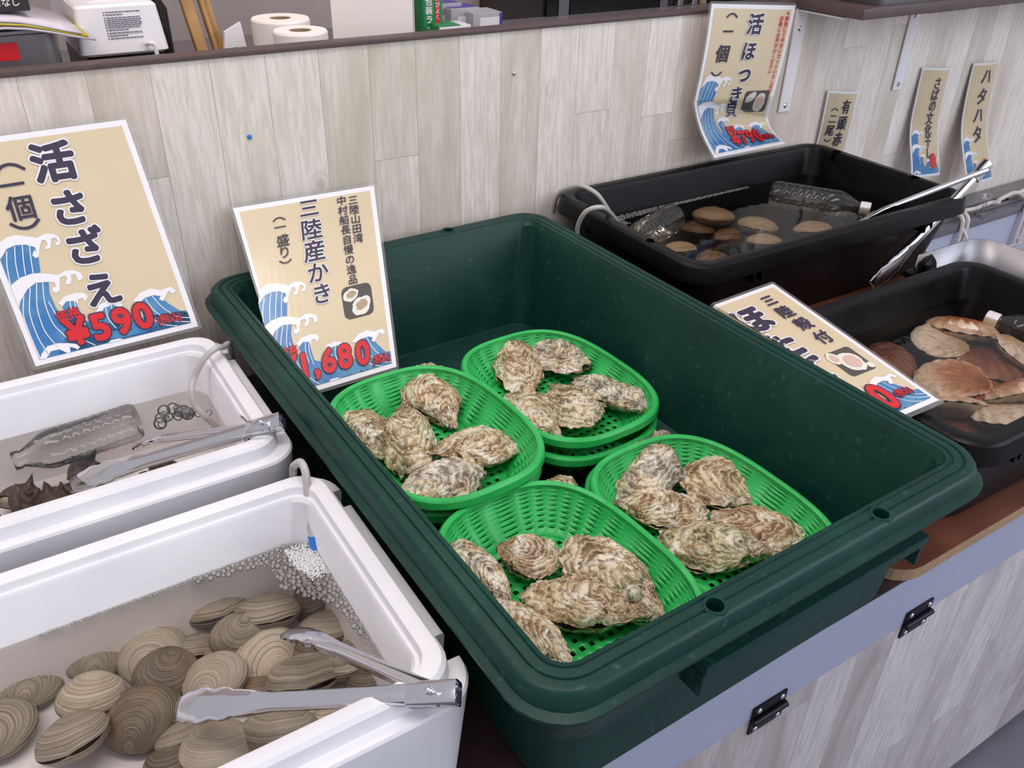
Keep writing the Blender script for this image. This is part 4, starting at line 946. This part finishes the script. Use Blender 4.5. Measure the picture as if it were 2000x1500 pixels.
ART = {'foam': [[(0.0075, 0.1455), (0.0147, 0.1665), (0.0242, 0.1713), (0.0342, 0.1719), (0.0449, 0.1681), (0.0563, 0.1634), (0.0665, 0.1666), (0.0762, 0.165), (0.0815, 0.1593), (0.0812, 0.1524), (0.0778, 0.1485), (0.0741, 0.1498), (0.0754, 0.1536), (0.0787, 0.1541), (0.0773, 0.159), (0.0721, 0.159), (0.0692, 0.1515), (0.0662, 0.1464), (0.0618, 0.1466), (0.0616, 0.1508), (0.0654, 0.1523), (0.0651, 0.1577), (0.0611, 0.1594), (0.0555, 0.151), (0.0508, 0.1394), (0.0467, 0.138), (0.044, 0.142), (0.0467, 0.1471), (0.0505, 0.1463), (0.0504, 0.1521), (0.0412, 0.1575), (0.0299, 0.1592), (0.0191, 0.1566), (0.01, 0.1472)], [(0.0019, 0.1035), (0.0094, 0.1109), (0.0215, 0.1173), (0.0363, 0.1196), (0.0514, 0.1161), (0.064, 0.1108), (0.0736, 0.1145), (0.0836, 0.1134), (0.0904, 0.1083), (0.0915, 0.1009), (0.088, 0.0982), (0.0841, 0.0991), (0.0846, 0.1037), (0.0838, 0.1074), (0.0785, 0.1075), (0.0773, 0.1007), (0.0735, 0.0957), (0.0692, 0.0967), (0.0705, 0.1023), (0.0732, 0.104), (0.0714, 0.108), (0.0648, 0.1071), (0.0619, 0.0984), (0.0597, 0.0907), (0.0542, 0.0881), (0.0504, 0.0918), (0.0531, 0.097), (0.057, 0.0961), (0.0569, 0.102), (0.0506, 0.1046), (0.0361, 0.1069), (0.0238, 0.1006), (0.0113, 0.0874), (0.0027, 0.071), (0.002, 0.0805)], [(0.0065, 0.0051), (0.0117, 0.0144), (0.0216, 0.0224), (0.0343, 0.0232), (0.0458, 0.02), (0.0551, 0.0162), (0.0576, 0.0112), (0.0536, 0.0086), (0.0514, 0.0117), (0.046, 0.0144), (0.0447, 0.0075), (0.0406, 0.0014), (0.0405, 0.0075), (0.0335, 0.0147), (0.0232, 0.0148), (0.0125, 0.0046)], [(0.0519, 0.075), (0.0625, 0.0818), (0.0756, 0.0833), (0.0854, 0.0809), (0.0888, 0.0753), (0.0836, 0.0694), (0.0812, 0.0748), (0.0756, 0.0738), (0.0743, 0.067), (0.0721, 0.0728), (0.0622, 0.0748), (0.0552, 0.0694)], [(0.0903, 0.0509), (0.098, 0.061), (0.1095, 0.063), (0.1237, 0.0595), (0.1263, 0.0539), (0.1207, 0.0505), (0.1141, 0.057), (0.1025, 0.0551), (0.0962, 0.0494)], [(0.1391, 0.0556), (0.1522, 0.0647), (0.1666, 0.0674), (0.1786, 0.062), (0.193, 0.0635), (0.1975, 0.0562), (0.1921, 0.0537), (0.1878, 0.0585), (0.1823, 0.0524), (0.1768, 0.0463), (0.1723, 0.0499), (0.1759, 0.054), (0.1678, 0.0572), (0.1562, 0.0563), (0.148, 0.0522)], [(0.0876, 0.0041), (0.0962, 0.0103), (0.1071, 0.0098), (0.1186, 0.0042), (0.1259, 0.0059), (0.1296, 0.0037), (0.1176, 0.0015)]], 'blue': [[(0.01, 0.1472), (0.0191, 0.1566), (0.0299, 0.1592), (0.0412, 0.1575), (0.0482, 0.1544), (0.0501, 0.151), (0.0447, 0.1442), (0.0457, 0.1382), (0.0498, 0.1384), (0.0457, 0.1186), (0.0363, 0.1196), (0.0215, 0.1173), (0.0094, 0.1109), (0.0019, 0.1035), (0.001, 0.1152), (0.0025, 0.1308), (0.0068, 0.1434)], [(0.0027, 0.071), (0.0113, 0.0874), (0.0238, 0.1006), (0.0361, 0.1069), (0.0506, 0.1046), (0.0468, 0.0903), (0.0477, 0.0689), (0.0545, 0.0458), (0.0702, 0.0296), (0.091, 0.0142), (0.0918, 0.0036), (0.0557, 0.0056), (0.0187, 0.0076), (0.0065, 0.0051), (0.0031, 0.003), (0.0013, 0.0078), (-0.0007, 0.0462)], [(0.0548, 0.0683), (0.0622, 0.0748), (0.0723, 0.0734), (0.0726, 0.065), (0.0738, 0.0527), (0.0771, 0.0374), (0.0892, 0.022), (0.0584, 0.0447)], [(0.0959, 0.0483), (0.1025, 0.0551), (0.1142, 0.0575), (0.1186, 0.051), (0.1195, 0.0336), (0.1272, 0.0168), (0.09, 0.0243)], [(0.1476, 0.0511), (0.1562, 0.0563), (0.1678, 0.0572), (0.1756, 0.0528), (0.1814, 0.0426), (0.1931, 0.0284), (0.205, 0.0215), (0.2059, 0.006), (0.1739, 0.0056), (0.0918, 0.0036), (0.079, 0.0174), (0.1071, 0.0098), (0.1431, 0.01)]], 'line': [[(0.018, 0.1534), (0.0119, 0.1355), (0.0076, 0.1102)], [(0.0285, 0.1579), (0.0225, 0.1376), (0.0193, 0.1166)], [(0.0373, 0.1576), (0.0314, 0.1356), (0.0282, 0.1192)], [(0.045, 0.1555), (0.0403, 0.1359), (0.0374, 0.1198)], [(0.0172, 0.0929), (0.0066, 0.0677), (0.0059, 0.0303), (0.0086, 0.0081)], [(0.0279, 0.1019), (0.0154, 0.0701), (0.0146, 0.035), (0.0194, 0.0098)], [(0.0369, 0.1063), (0.026, 0.0744), (0.0242, 0.0419), (0.0338, 0.0154)], [(0.0437, 0.1056), (0.0367, 0.0788), (0.0366, 0.0481), (0.0502, 0.0205)], [(0.0421, 0.0797), (0.0452, 0.0553), (0.0551, 0.0288), (0.076, 0.0085)], [(0.1558, 0.0552), (0.1606, 0.0354), (0.1773, 0.016), (0.2044, 0.0089)], [(0.1653, 0.0566), (0.1727, 0.0373), (0.1878, 0.0196), (0.2053, 0.0151)], [(0.1497, 0.0505), (0.152, 0.0301), (0.1651, 0.0142), (0.1838, 0.0072)], [(0.0661, 0.0738), (0.0636, 0.0601), (0.0661, 0.0427)], [(0.0711, 0.073), (0.0694, 0.0586), (0.0732, 0.0384)], [(0.1045, 0.0546), (0.102, 0.0406), (0.1076, 0.0245)], [(0.1119, 0.0571), (0.1098, 0.041), (0.1157, 0.0223)]]}
def clip_poly(P, lo, hi):
    def cl(P, ax, c, sg):
        out = []
        for i in range(len(P)):
            a, b = P[i - 1], P[i]; ia, ib = sg * (a[ax] - c) >= 0, sg * (b[ax] - c) >= 0
            if ia != ib:
                t = (c - a[ax]) / (b[ax] - a[ax]); out.append((a[0] + (b[0] - a[0]) * t, a[1] + (b[1] - a[1]) * t))
            if ib: out.append(b)
        return out
    for ax in (0, 1):
        if len(P) > 2: P = cl(P, ax, lo[ax], 1)
        if len(P) > 2: P = cl(P, ax, hi[ax], -1)
    return P
SW, SH = .21, .297
M_ = .0075
def base_sheet(sh, w=SW, h=SH, lam=.0045, art=True, umin=0.0, rnd=.004):
    sh.put('laminate', [rpoly(-lam + umin, -lam, w + lam, h + lam, rnd)], M['laminate'], -.0006, 'clear laminate edge')
    sh.put('paper', [rect(umin, 0, w, h)], M['paper'], 0)
    sh.put('printed_ground', [rect(umin + M_, M_, w - M_, h - M_)], M['beige'], .0004)
    if art:
        lo, hi = (umin + M_, M_), (w - M_, h - M_)
        ART['blue'][-1:] = ART['blue'][-1:] if len(ART['blue']) > 5 else [ART['blue'][-1], [(.03, .0076), (.2024, .0076), (.2024, .026), (.16, .030), (.11, .030), (.06, .05)]]
        f = lambda L: [poly(q) for q in (clip_poly(p, lo, hi) for p in L) if len(q) > 2]
        sh.put('wave_print', f(ART['blue']), M['blue'], .0008, 'blue wave artwork')
        sh.put('wave_crest', f(ART['foam']), M['paper'], .0012, 'white wave crests')
        sh.put('wave_line', [stroke([(min(max(x, lo[0]), hi[0]), max(y, lo[1])) for x, y in p], .0011) for p in ART['line']], M['paper'], .0012)
def lettering(sh, items, name='lettering', halo=True, mat='ink', lift=.0020, slant=.06, bold=.022, sx=1.0):
    if halo: sh.put(name + '_outline', [char(c, u, v, em, bold + .038, sx, slant) if c not in '()' else para(c, u, v, em) for c, u, v, em in items if c not in '()'], M['paper'], lift - .0003)
    sh.put(name, [para(c, u, v, em) if c in '()' else char(c, u, v, em, bold, sx, slant) for c, u, v, em in items], M[mat], lift)
def price(sh, items, em, kk, zei, kp):
    it = [(c, u, v, em) for c, u, v in items]
    sh.put('price_outline', [char(c, u, v, e, .075, .95) for c, u, v, e in it], M['ink'], .0022)
    sh.put('price', [char(c, u, v, e, .040, .95) for c, u, v, e in it], M['red'], .0026, 'red price')
    sm = [('(税込)', zei[0], zei[1], .0135)] + [(c, u, v, .0155) for c, u, v in kp]
    sh.put('price_note_outline', [char(c, u, v, e, .075, .9) for c, u, v, e in sm], M['ink'], .0022)
    sh.put('price_note', [char(c, u, v, e, .028, .9) for c, u, v, e in sm], M['red'], .0026, 'small red tax note')
M['photo_dark'] = flat_mat('photo_print_dark', '#55504e', .3); M['photo_pale'] = flat_mat('photo_print_pale', '#d9d0c6', .3); M['photo_tan'] = flat_mat('photo_print_tan', '#b59c83', .3); M['photo_cream'] = flat_mat('photo_print_cream', '#ece6da', .3); M['photo_pink'] = flat_mat('photo_print_pink', '#dcb9ab', .3)
def bil(c, w=SW, h=SH, clampx=None):
    TL, TR, BR, BL = [Vector(p) for p in c]
    def f(u, v):
        a, b = u / w, v / h; p = (1 - b) * ((1 - a) * BL + a * BR) + b * ((1 - a) * TL + a * TR)
        if clampx is not None and p.x < clampx: p.x = clampx + .02 * (p.x - clampx)
        return p
    return f
# turban shell sign
t = thing('price_sign', 'laminated price sign reading 590 yen leaning behind the back foam box', 'sign', (-.46, -.07, .30))
S1 = Sheet(bil([(-.572, -.012, .438), (-.362, -.012, .441), (-.343, -.131, .1765), (-.553, -.131, .1735)]), parent=t); base_sheet(S1)
lettering(S1, [('活', .1067, .2548, .053), ('さ', .1056, .1937, .050), ('ざ', .1064, .1401, .050), ('え', .1083, .0800, .048)], bold=.042)
lettering(S1, [('(', .0555, .2556, .034), ('一', .0515, .2342, .030), ('個', .0517, .2040, .034), (')', .0500, .1829, .034)], 'unit_lettering', False, bold=.02)
price(S1, [('¥', .0610, .0335), ('5', .0899, .0325), ('9', .1181, .0335), ('0', .1451, .0340)], .049, 0, (.1763, .0215), [('価', .0507, .0568), ('格', .0657, .0578)])
# oyster sign
t = thing('price_sign', 'laminated oyster price sign reading 1,680 yen leaning in the green tub', 'sign', (-.16, -.12, .18))
S2 = Sheet(bil([(-.2405, -.0165, .2955), (-.0115, -.0165, .2925), (-.087, -.233, .085), (-.281, -.233, .082)], clampx=-.2555), [('u', k * .0105) for k in range(1, 20)], t); base_sheet(S2)
lettering(S2, [('三', .1059, .2765, .031), ('陸', .1043, .2415, .034), ('産', .1036, .2072, .035), ('か', .1034, .1728, .034), ('き', .1042, .1392, .034)], bold=.02)
lettering(S2, [('(', .060, .2669, .018), ('一', .0594, .2542, .018), ('盛', .0601, .2330, .020), ('り', .0593, .2145, .020), (')', .0585, .2006, .018)], 'unit_lettering', False, bold=.012)
lettering(S2, [(c, .1738, .2775 - k * .0160, .0160) for k, c in enumerate('三陸山田湾')] + [(c, .1560, .2795 - k * .0162, .0160) for k, c in enumerate('中村船長自慢の逸品')], 'boast_lettering', False, bold=.012)
def oyster_photo(sh, u0, v0, u1, v1):
    w, h = u1 - u0, v1 - v0
    sh.put('photo_print', [rpoly(u0, v0, u1, v1, .010)], M['photo_dark'], .0008, 'small photo of opened oysters')
    sh.put('photo_shell', [ell(u0 + .30 * w, v0 + .72 * h, .27 * w, .20 * h, .35, 22, .25, 1), ell(u0 + .62 * w, v0 + .34 * h, .34 * w, .26 * h, .45, 22, .25, 2)], M['photo_cream'], .0012)
    sh.put('photo_flesh', [ell(u0 + .32 * w, v0 + .74 * h, .18 * w, .10 * h, .3, 18, .3, 3), ell(u0 + .62 * w, v0 + .37 * h, .22 * w, .13 * h, .4, 18, .3, 4)], M['photo_tan'], .0016)
oyster_photo(S2, .1345, .0900, .1840, .1410)
price(S2, [('¥', .034, .040), ('1', .058, .0410), (',', .0766, .0400), ('6', .0972, .0388), ('8', .1244, .0384), ('0', .1546, .0362)], .049, 0, (.1847, .0190), [('価', .030, .066), ('格', .045, .066)])
# surf clam sign with a folded foot
t = thing('price_sign', 'laminated surf clam sign with a folded foot taped above the left black tub', 'sign', (.78, -.04, .36))
def fold(u, v):
    a = u / SW
    topL, topR = Vector((.672, -.031, .527)), Vector((.899, -.031, .5105)); kL, kR = Vector((.662, -.030, .350)), Vector((.876, -.030, .297)); bL, bR = Vector((.690, -.078, .2505)), Vector((.884, -.084, .2545))
    kv = (.118, .080); k = kv[0] + (kv[1] - kv[0]) * a
    T = topL.lerp(topR, a); K = kL.lerp(kR, a); B = bL.lerp(bR, a)
    if v > k: p = K.lerp(T, (v - k) / (SH - k)); return p + Vector((0, -.004 * math.sin(PI * (v - k) / (SH - k)), 0))
    q = v / k; p = B.lerp(K, q); return p + Vector((0, .010 * math.sin(PI * q), -.002 * math.sin(PI * q)))
S3 = Sheet(fold, [('v', k * .0099) for k in range(0, 30)] + [('u', .07), ('u', .14)], t); base_sheet(S3)
S3.put('gloss_film', [rect(0, 0, SW, .125)], M['gloss'], .0032)
lettering(S3, [('活', .1130, .262, .040), ('ほ', .1090, .213, .038), ('っ', .1120, .172, .042), ('き', .1020, .1295, .036), ('貝', .0985, .098, .034)], bold=.035)
lettering(S3, [('(', .0520, .2770, .026), ('一', .0480, .2490, .026), ('個', .0440, .2090, .034), (')', .0380, .1730, .026)], 'unit_lettering', False, bold=.02)
lettering(S3, [(c, .1935, .2830 - k * .0100, .0100) for k, c in enumerate('※鮮魚にて半分にカットいたします')] + [(c, .1790, .2730 - k * .0100, .0100) for k, c in enumerate('店員にお声がけください')], 'red_notice', False, 'red', bold=.02)
S3.put('photo_print', [rpoly(.128, .092, .196, .136, .008)], M['photo_dark'], .0008, 'small photo of opened surf clams')
S3.put('photo_shell', [ell(.146, .123, .015, .008, .6, 20, .2, 5), ell(.173, .112, .015, .019, -.2, 20, .2, 6)], M['photo_pale'], .0012); S3.put('photo_flesh', [ell(.173, .113, .009, .013, -.2, 16, .2, 7)], M['photo_pink'], .0016)
price(S3, [('¥', .082, .031), ('7', .105, .031), ('9', .127, .031), ('0', .150, .031)], .042, 0, (.178, .024), [('価', .075, .053), ('格', .089, .053)])
# scallop sign
t = thing('price_sign', 'laminated scallop sign tucked between the green tub and the scallop tub', 'sign', (.36, -.64, .20))
S4 = Sheet(bil([(.2450, -.478, .193), (.4345, -.482, .205), (.3865, -.806, .191), (.2, -.80, .188)], clampx=.3165), [('u', k * .0105) for k in range(1, 20)], t); base_sheet(S4, art=False, lam=.006)
lo, hi = (M_, M_), (SW - M_, SH - M_)
sc4 = lambda P: [(x, y * 1.0) for x, y in P]
S4.put('wave_print', [poly(q) for q in (clip_poly(sc4(p), lo, hi) for p in ART['blue'][2:]) if len(q) > 2], M['blue'], .0008, 'blue wave artwork'); S4.put('wave_crest', [poly(q) for q in (clip_poly(sc4(p), lo, hi) for p in ART['foam'][3:]) if len(q) > 2], M['paper'], .0012)
S4.put('wave_line', [stroke(p, .0011) for p in ART['line'][9:]], M['paper'], .0012)
lettering(S4, [('ほ', .100, .238, .066), ('た', .096, .172, .062), ('て', .096, .112, .062)], bold=.05)
lettering(S4, [('三', .1660, .2640, .026), ('陸', .1660, .2310, .029), ('殻', .1690, .1970, .029), ('付', .1700, .1610, .029)], 'kind_lettering', False, bold=.03)
S4.put('photo_print', [rpoly(.136, .0800, .188, .1320, .006)], M['photo_dark'], .0008, 'small photo of opened scallops')
S4.put('photo_shell', [ell(.144, .119, .011, .013, 0, 20, .2, 8), ell(.164, .103, .018, .020, .3, 22, .15, 9), ell(.184, .088, .006, .006)], M['photo_cream'], .0012); S4.put('photo_flesh', [ell(.165, .104, .012, .013, .3, 18, .2, 10), ell(.144, .119, .006, .008, 0, 14, .2, 11)], M['photo_pink'], .0016)
price(S4, [('7', .095, .036), ('0', .138, .036)], .062, 0, (.1740, .0300), [])
# narrow strips taped to the wall at the right
def strip_sign(lab, TL, w, h, y0, cols, bend, art, par=None):
    t = thing('fish_name_strip', lab, 'sign', (TL[0] + w / 2, y0 - .01, TL[2] - h / 2), group='name strips on the right of the wall')
    def f(u, v):
        q = max(0.0, 1 - v / h); return Vector((TL[0] + u - .10 * q * w * art[1], y0 - bend * q ** 2.2 * 1.0 - .006 * math.sin(PI * u / w) - .004 * math.sin(q * 9) * q, TL[2] + TL[1] * u - (1 - v / h) * h))
    sh = Sheet(f, [('v', h * k / 24) for k in range(1, 24)] + [('u', w * k / 6) for k in range(1, 6)], t)
    sh.put('laminate', [rect(-.003, -.003, w + .003, h + .003)], M['laminate'], -.0006, 'clear laminate edge'); sh.put('paper', [rect(0, 0, w, h)], M['paper'], 0); sh.put('printed_ground', [rect(.005, .005, w - .005, h - .005)], M['beige'], .0004)
    if art[0]:
        P = [[(x * w / .21, y * .62) for x, y in p] for p in ART['blue']]; sh.put('wave_print', [poly(q) for q in (clip_poly(p, (.005, .005), (w - .005, h - .005)) for p in P) if len(q) > 2], M['blue'], .0008, 'blue wave artwork')
        P = [[(x * w / .21, y * .62) for x, y in p] for p in ART['foam']]; sh.put('wave_crest', [poly(q) for q in (clip_poly(p, (.005, .005), (w - .005, h - .005)) for p in P) if len(q) > 2], M['paper'], .0012)
        sh.put('red_spot', [ell(w * .70, .034, .016, .018)], M['red'], .0016, 'red price figure')
    lettering(sh, cols, 'lettering', False, bold=.02, lift=.0018)
    sh.put('gloss_film', [rect(0, 0, w, h)], M['gloss'], .0026)
    return t
strip_sign('shortest laminated name strip, nearest the black tub, reading red shrimp with heads', (1.085, -.11, .322), .108, .290, -.006, [('有', .066, .256, .032), ('頭', .064, .220, .034), ('赤', .062, .183, .034), ('え', .062, .146, .034), ('び', .062, .108, .034), ('(', .030, .250, .020), ('二', .029, .230, .022), ('尾', .028, .204, .026), (')', .028, .182, .020)], .0, (False, 0))
strip_sign('middle name strip reading dried mackerel, curling away from the wall', (1.412, -.10, .341), .118, .250, -.006, [('さ', .066, .215, .030), ('ば', .066, .188, .031), ('の', .066, .162, .031), ('文', .064, .133, .030), ('化', .064, .105, .030), ('干', .064, .079, .028), ('し', .064, .053, .026)], .050, (True, .5))
strip_sign('rightmost name strip reading sandfish, with a clear clip at its foot', (1.621, -.04, .331), .116, .285, -.006, [('ハ', .062, .252, .044), ('タ', .060, .203, .044), ('ハ', .060, .157, .044), ('タ', .060, .110, .044)], .075, (True, .0))
cp = thing('sign_clip', 'clear plastic clip at the foot of the rightmost name strip', 'clip', (1.700, -.100, -.02))
V, F = tube_mesh([(0, 0, -.03), (0, -.004, 0), (0, -.006, .03)], .004, 8, sub=3); mesh_obj('clip_stem', V, F, M['pet'], cp)
bm = bmesh.new(); add_box(bm, (-.014, -.012, .018), (.014, .004, .032), .003); add_box(bm, (-.012, -.012, -.036), (.012, .006, -.022), .003); bm_obj('clip_jaw', bm, M['pet'], cp)

# ------------------------------------------------------------------ things on the kitchen worktop
Z0 = .4005
a = thing('white_appliance', 'white kitchen appliance with a printed notice behind the partition', 'appliance', (-.312, .18, Z0))
rings = [[(x, y + .13, z) for x, y in rrect(hx, hy, r)] for hx, hy, r, z in ((.058, .124, .01, .084), (.0635, .130, .008, .088), (.0575, .122, .008, .150), (.054, .118, .010, .1535))]
V, F = loft(rings); mesh_obj('housing', V, F, M['white'], a, sharp=30)
box_obj('base', (-.052, .02, 0), (.052, .24, .0838), M['black'], a, .004)
box_obj('top_plate', (-.03, .06, .1537), (.03, .18, .162), M['white'], a, .004)
pr = []
def face(u, v): return Vector((-.312 + u, .18 + .0 + .0066 - .0015 + (0.0 + (v) * .0), Z0 + .088 + v)) + Vector((0, (v / .062) * .008 - .0066 + .0004, 0))
ws = lambda u, v: Vector((-.312 + u, .1800 + v / .062 * .008 + .0007 - .0017, Z0 + .088 + v))
S5 = Sheet(ws, parent=a)
rn = random.Random(3); L5 = []
for k, v in enumerate((.0555, .0520, .0478, .0450, .0425, .0400, .0375, .0350, .0312, .0275, .0235, .0200)):
    u = -.020
    L5.append(rect(u, v - .0008, u + .0014, v + .0008))
    u += .003
    while u < .028 - (k in (1, 8, 10)) * .022:
        w_ = rn.uniform(.002, .006); L5.append(rect(u, v - .0006, u + w_, v + .0006)); u += w_ + .0007
for v in (.0330, .0255): L5.append(rect(-.020, v - .0002, .030, v + .0002))
S5.put('notice', L5, M['ink'], .0003, 'lines of small print')
V, F = tube_mesh([(.030, -.004, .098), (.034, -.012, .100), (.040, -.014, .096), (.0405, -.014, .06), (.0405, -.014, .03)], .0032, 8, sub=4); mesh_obj('power_cord', V, F, M['white'], a)
sb = thing('steel_bin', 'square steel bin with a red label at top left', 'bin', (-.52, .21, Z0))
V, F = loft([[(x, y, z) for x, y in rrect(hx, hy, .02)] for hx, hy, z in ((.112, .085, 0), (.116, .09, .132), (.119, .093, .134), (.119, .093, .138), (.113, .088, .136), (.108, .082, .01))]); mesh_obj('bin_body', V, F, M['steel'], sb, sharp=30)
box_obj('label_patch', (-.02, -.0935, .102), (.062, -.0915, .124), M['red'], sb)['label'] = 'plain red label'
mg = thing('magazine', 'curling magazine lying on the steel bin', 'magazine', (-.51, .20, Z0 + .14))
V = []; F = []
for i in range(11):
    for j in range(2):
        x = -.12 + .27 * i / 10; V.append((x, -.10 + .18 * j, .004 - .016 * max(0, (x - .02) / .13) ** 1.5 + .004 * math.sin(x * 30)))
for i in range(10): F.append((2 * i, 2 * i + 2, 2 * i + 3, 2 * i + 1))
for nm, dz, m in (('cover', 0, 'mag'), ('inside_page', .005, 'maggreen'), ('back_page', .009, 'mag')):
    o = mesh_obj(nm, [(x * (1 - dz * 12), y, z + dz) for x, y, z in V], F, M[m], mg); md = o.modifiers.new('t', 'SOLIDIFY'); md.thickness = .003
bb = thing('black_carton', 'black carton with white lettering lying on the magazine', 'carton', (-.50, .22, Z0 + .158))
box_obj('carton_body', (-.11, -.075, 0), (.072, .05, .07), M['blackbox'], bb, .002)
S6 = Sheet(lambda u, v: Vector((-.50 + u, .22 - .0752, Z0 + .158 + v)), parent=bb)
S6.put('lettering', [char('M', .036, .034, .030, .02), char('粉なし', .044, .012, .0115, .01)], M['white'], .0003, 'white lettering')
def roll(lab, x, y, r, h):
    t = thing('paper_roll', lab, 'paper roll', (x, y, Z0), group='paper rolls behind the partition')
    V, F = lathe([(.018, 0), (r - .002, 0), (r, .003), (r, h - .003), (r - .002, h), (.0185, h), (.0178, h - .03)], 40); mesh_obj('paper', V, F[:-2], M['tissue'], t, sharp=30)
    V, F = lathe([(.0178, .001), (.0178, h - .001), (.0168, h - .001), (.0168, .001)], 30); mesh_obj('core', V, F[:-2], M['plyedge'], t)
roll('larger paper roll standing at the back', -.035, .285, .050, .103)
roll('smaller paper roll standing in front of the larger one', -.037, .185, .0445, .099)
pt = thing('paper_towel_pack', 'stack of folded paper towels with a swirl embossing', 'paper towels', (.128, .262, Z0), -.42)
bm = bmesh.new(); add_box(bm, (-.071, -.05, 0), (.071, .05, .20), .004); bm_obj('towel_stack', bm, M['tissue'], pt, smooth=True)
box_obj('side_wrap', (.0712, -.05, 0), (.0725, .05, .20), M['white'], pt)
def carton(lab, lo, hi, m, extra=(), rotz=0, grp=None):
    c = ((lo[0] + hi[0]) / 2, (lo[1] + hi[1]) / 2, lo[2]); t = thing('carton', lab, 'carton', c, rotz, grp)
    d = [(hi[k] - lo[k]) / 2 for k in (0, 1)]; box_obj('carton_body', (-d[0], -d[1], 0), (d[0], d[1], hi[2] - lo[2]), M[m], t, .0015)
    for nm, a_, b_, mm in extra: box_obj(nm, a_, b_, M[mm], t)
    return t
g = carton('tall green wrap film carton with white and red lettering', (.2240, .25, Z0), (.2640, .30, Z0 + .20), 'greenbox', [('red_band', (.004, -.0256, .075), (.014, -.0251, .20), 'red')])
SG = Sheet(lambda u, v: Vector((.244 + u, .2497, Z0 + v)), parent=g)
SG.put('lettering', [char(c, -.009, .118 - k * .0155, .0150, .03) for k, c in enumerate('包装ラップ')] + [char(c, .009, .122 - k * .0105, .0098, .02) for k, c in enumerate('伸びよく')], M['white'], .0009, 'white lettering')
carton('short green and white carton lying in front of the tall green one', (.238, .215, Z0), (.305, .265, Z0 + .079), 'white', [('green_top', (-.0336, -.0252, .0792), (.012, .0252, .0800), 'greenbox'), ('green_end', (-.0345, -.0252, .03), (-.0336, .0252, .0795), 'greenbox'), ('red_patch', (-.0325, -.0258, .052), (-.022, -.0252, .068), 'red')])
for k, (x, y, lab) in enumerate(((.318, .36, 'hindmost grey zip bag carton'), (.345, .335, 'middle grey zip bag carton'), (.378, .305, 'foremost grey zip bag carton with a violet edge'))):
    carton(lab, (x - .033, y - .03, Z0), (x + .033, y + .03, Z0 + .098 - .006 * k), 'greybox', [('white_panel', (-.018, -.0306, .03), (.026, -.0301, .078), 'white'), ('violet_edge', (.0265, -.0306, .03), (.0325, -.0301, .085), 'violet'), ('violet_top', (-.030, -.02, .0982 - .006 * k), (.03, .026, .0988 - .006 * k), 'violet' if k < 2 else 'greybox')], 0, 'zip bag cartons')
wd = thing('wooden_stand', 'honey coloured wooden stand of slanting sticks leaning behind the partition', 'wooden stand', (-.15, .30, Z0))
for dx, dy, w_ in ((-.012, 0, .016), (.010, -.006, .006), (.022, .012, .010)):
    V, F = loft([[(x + dx - .040 * t_, y + dy + .05 * t_, .30 * t_) for x, y in rrect(w_ * .6, .010, .002, 2)] for t_ in (0, 1)]); mesh_obj('stick', V, F, M['woodstick'], wd, sharp=30)
sc_ = thing('scraper', 'white plastic scraper with a green knob standing behind the partition', 'scraper', (-.118, .28, Z0))
V, F = loft([[(x, y * 2, z) for x, y in ((-.022, -.002), (.016, -.002), (.016, .002), (-.022, .002))] for z in (0, .06)] + [[(x, y * 2, z) for (x, y), z in zip(((-.018, -.002), (.011, -.002), (.011, .002), (-.018, .002)), (.088, .102, .102, .088))]]); mesh_obj('blade', V, F, M['white'], sc_, smooth=False)
blob('knob', (-.004, -.008, .058), .008, (1.2, .8, .8), M['greenbox'], 4, .1, 40, sc_)
bt = thing('dark_bottle', 'dark bottle behind the white appliance', 'bottle', (-.215, .42, Z0)); V, F = lathe([(.02, 0), (.024, .004), (.024, .11), (.011, .135), (.011, .155)], 20); mesh_obj('bottle_body', V, F, M['amber'], bt); V, F = lathe([(.0125, .150), (.0125, .17)], 16); mesh_obj('cap', V, F, M['maggreen'], bt)
ov = thing('dark_oven', 'dark oven with pale door frames behind the partition at the right', 'oven', (.95, .66, .4005))
box_obj('oven_body', (-.33, -.01, 0), (.75, .058, .60), M['darkoven'], ov)
box_obj('door_glass', (-.105, -.016, 0), (.19, -.0105, .60), M['ovenglass'], ov); box_obj('door_glass', (.37, -.016, 0), (.70, -.0105, .60), M['ovenglass'], ov)
for x0, x1 in ((-.142, -.110), (.195, .222), (.345, .366)): box_obj('door_frame', (x0, -.018, 0), (x1, -.0105, .60), M['plyedge'] if x0 > .3 else M['steel'], ov)
box_obj('hinge_cover', (-.180, -.020, 0), (-.147, -.0105, .60), M['ovenglass'], ov)
for x in (.262, .315): box_obj('latch', (x - .010, -.026, 0), (x + .010, -.0105, .028), M['chrome'], ov, .002)
